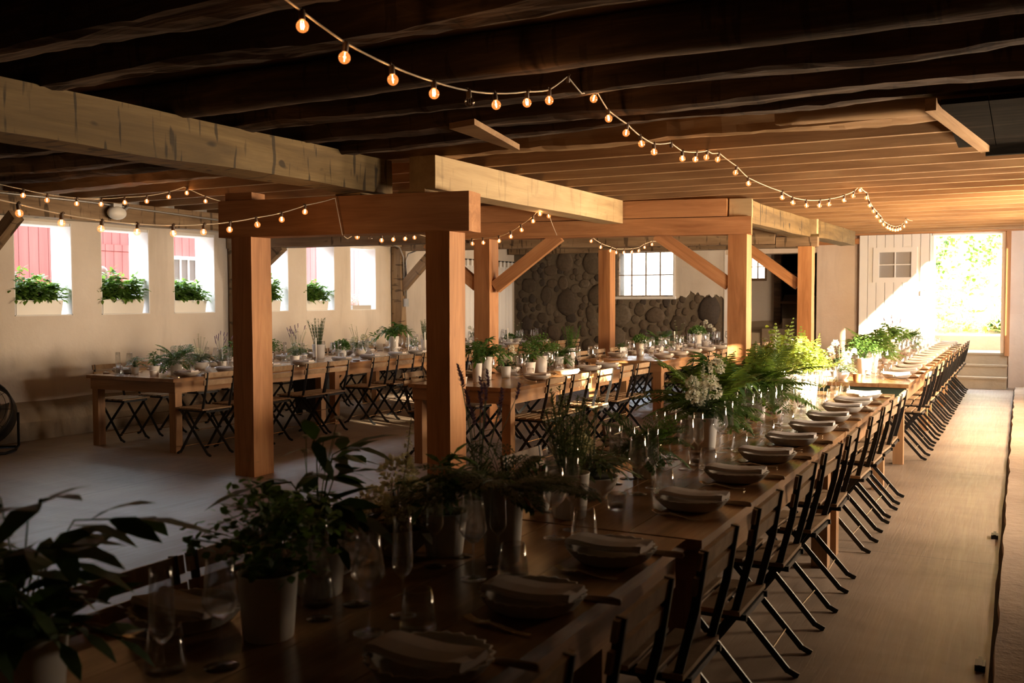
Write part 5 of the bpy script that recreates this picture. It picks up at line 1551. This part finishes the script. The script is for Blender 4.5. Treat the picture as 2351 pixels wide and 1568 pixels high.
f = MB(); f.box((-.22, -.26, .56), (.22, .26, .60)); f.build('lid', 'black_plastic', r)
for s in (-1, 1):
    f = MB(); f.tube([(s * .14 - .02, -.16, .045), (s * .14 + .02, -.16, .045)], .045, 14); f.build('wheel', 'black_plastic', r, True)
    f = MB(); f.tube([(s * .14 - .02, .16, .045), (s * .14 + .02, .16, .045)], .045, 14); f.build('wheel', 'black_plastic', r, True)
# round floor fan
r = root('floor_fan'); tag(r, 'black round floor fan on a tube stand by the window wall', 'fan'); r.location = (-9.42, 6.10, 0); r.rotation_euler = (0, 0, .75)
dr = root('drum'); dr.parent = r; dr.location = (0, 0, .40); dr.rotation_euler = (-.45, 0, 0)
f = MB(); n = 40
for i in range(n + 1):
    a = 2 * PI * i / n
    for rr, y in ((.335, -.11), (.345, -.10), (.345, .10), (.335, .11), (.325, .10), (.325, -.10)): f.v.append((rr * math.cos(a), y, rr * math.sin(a)))
for i in range(n):
    for j in range(6): f.f.append((i * 6 + j, i * 6 + (j + 1) % 6, (i + 1) * 6 + (j + 1) % 6, (i + 1) * 6 + j))
f.build('housing', 'black_plastic', dr, True)
f = MB()
for rr in (.08, .13, .18, .23, .28, .32): f.tube([(rr * math.cos(2 * PI * k / 32), -.10 - .02 * (1 - rr / .33), rr * math.sin(2 * PI * k / 32)) for k in range(33)], .0025, 5, False)
for k in range(10): f.tube([(.05 * math.cos(k * .628), -.12, .05 * math.sin(k * .628)), (.335 * math.cos(k * .628), -.10, .335 * math.sin(k * .628))], .003, 5)
f.tube([(0, -.125, 0), (0, -.11, 0)], .06, 20); f.build('grille', 'black_metal', dr)
f = MB()
for k in range(3):
    a = k * 2.094; f.v += [(.05 * math.cos(a), -.03, .05 * math.sin(a)), (.29 * math.cos(a - .35), -.05, .29 * math.sin(a - .35)), (.30 * math.cos(a + .45), .05, .30 * math.sin(a + .45)), (.06 * math.cos(a + .6), .03, .06 * math.sin(a + .6))]
    f.f.append((4 * k, 4 * k + 1, 4 * k + 2, 4 * k + 3))
f.tube([(0, -.05, 0), (0, .09, 0)], .06, 16); f.build('blades', 'grey_metal', dr)
f = MB(); f.tube([(-.37, 0, .40), (-.37, 0, .06), (-.34, -.03, .015), (-.30, -.25, .015), (.30, -.25, .015), (.34, -.03, .015), (.37, 0, .06), (.37, 0, .40)], .014, 8); f.tube([(-.34, .0, .015), (-.30, .22, .015), (.30, .22, .015), (.34, 0, .015)], .014, 8); f.build('stand', 'black_metal', r, True)
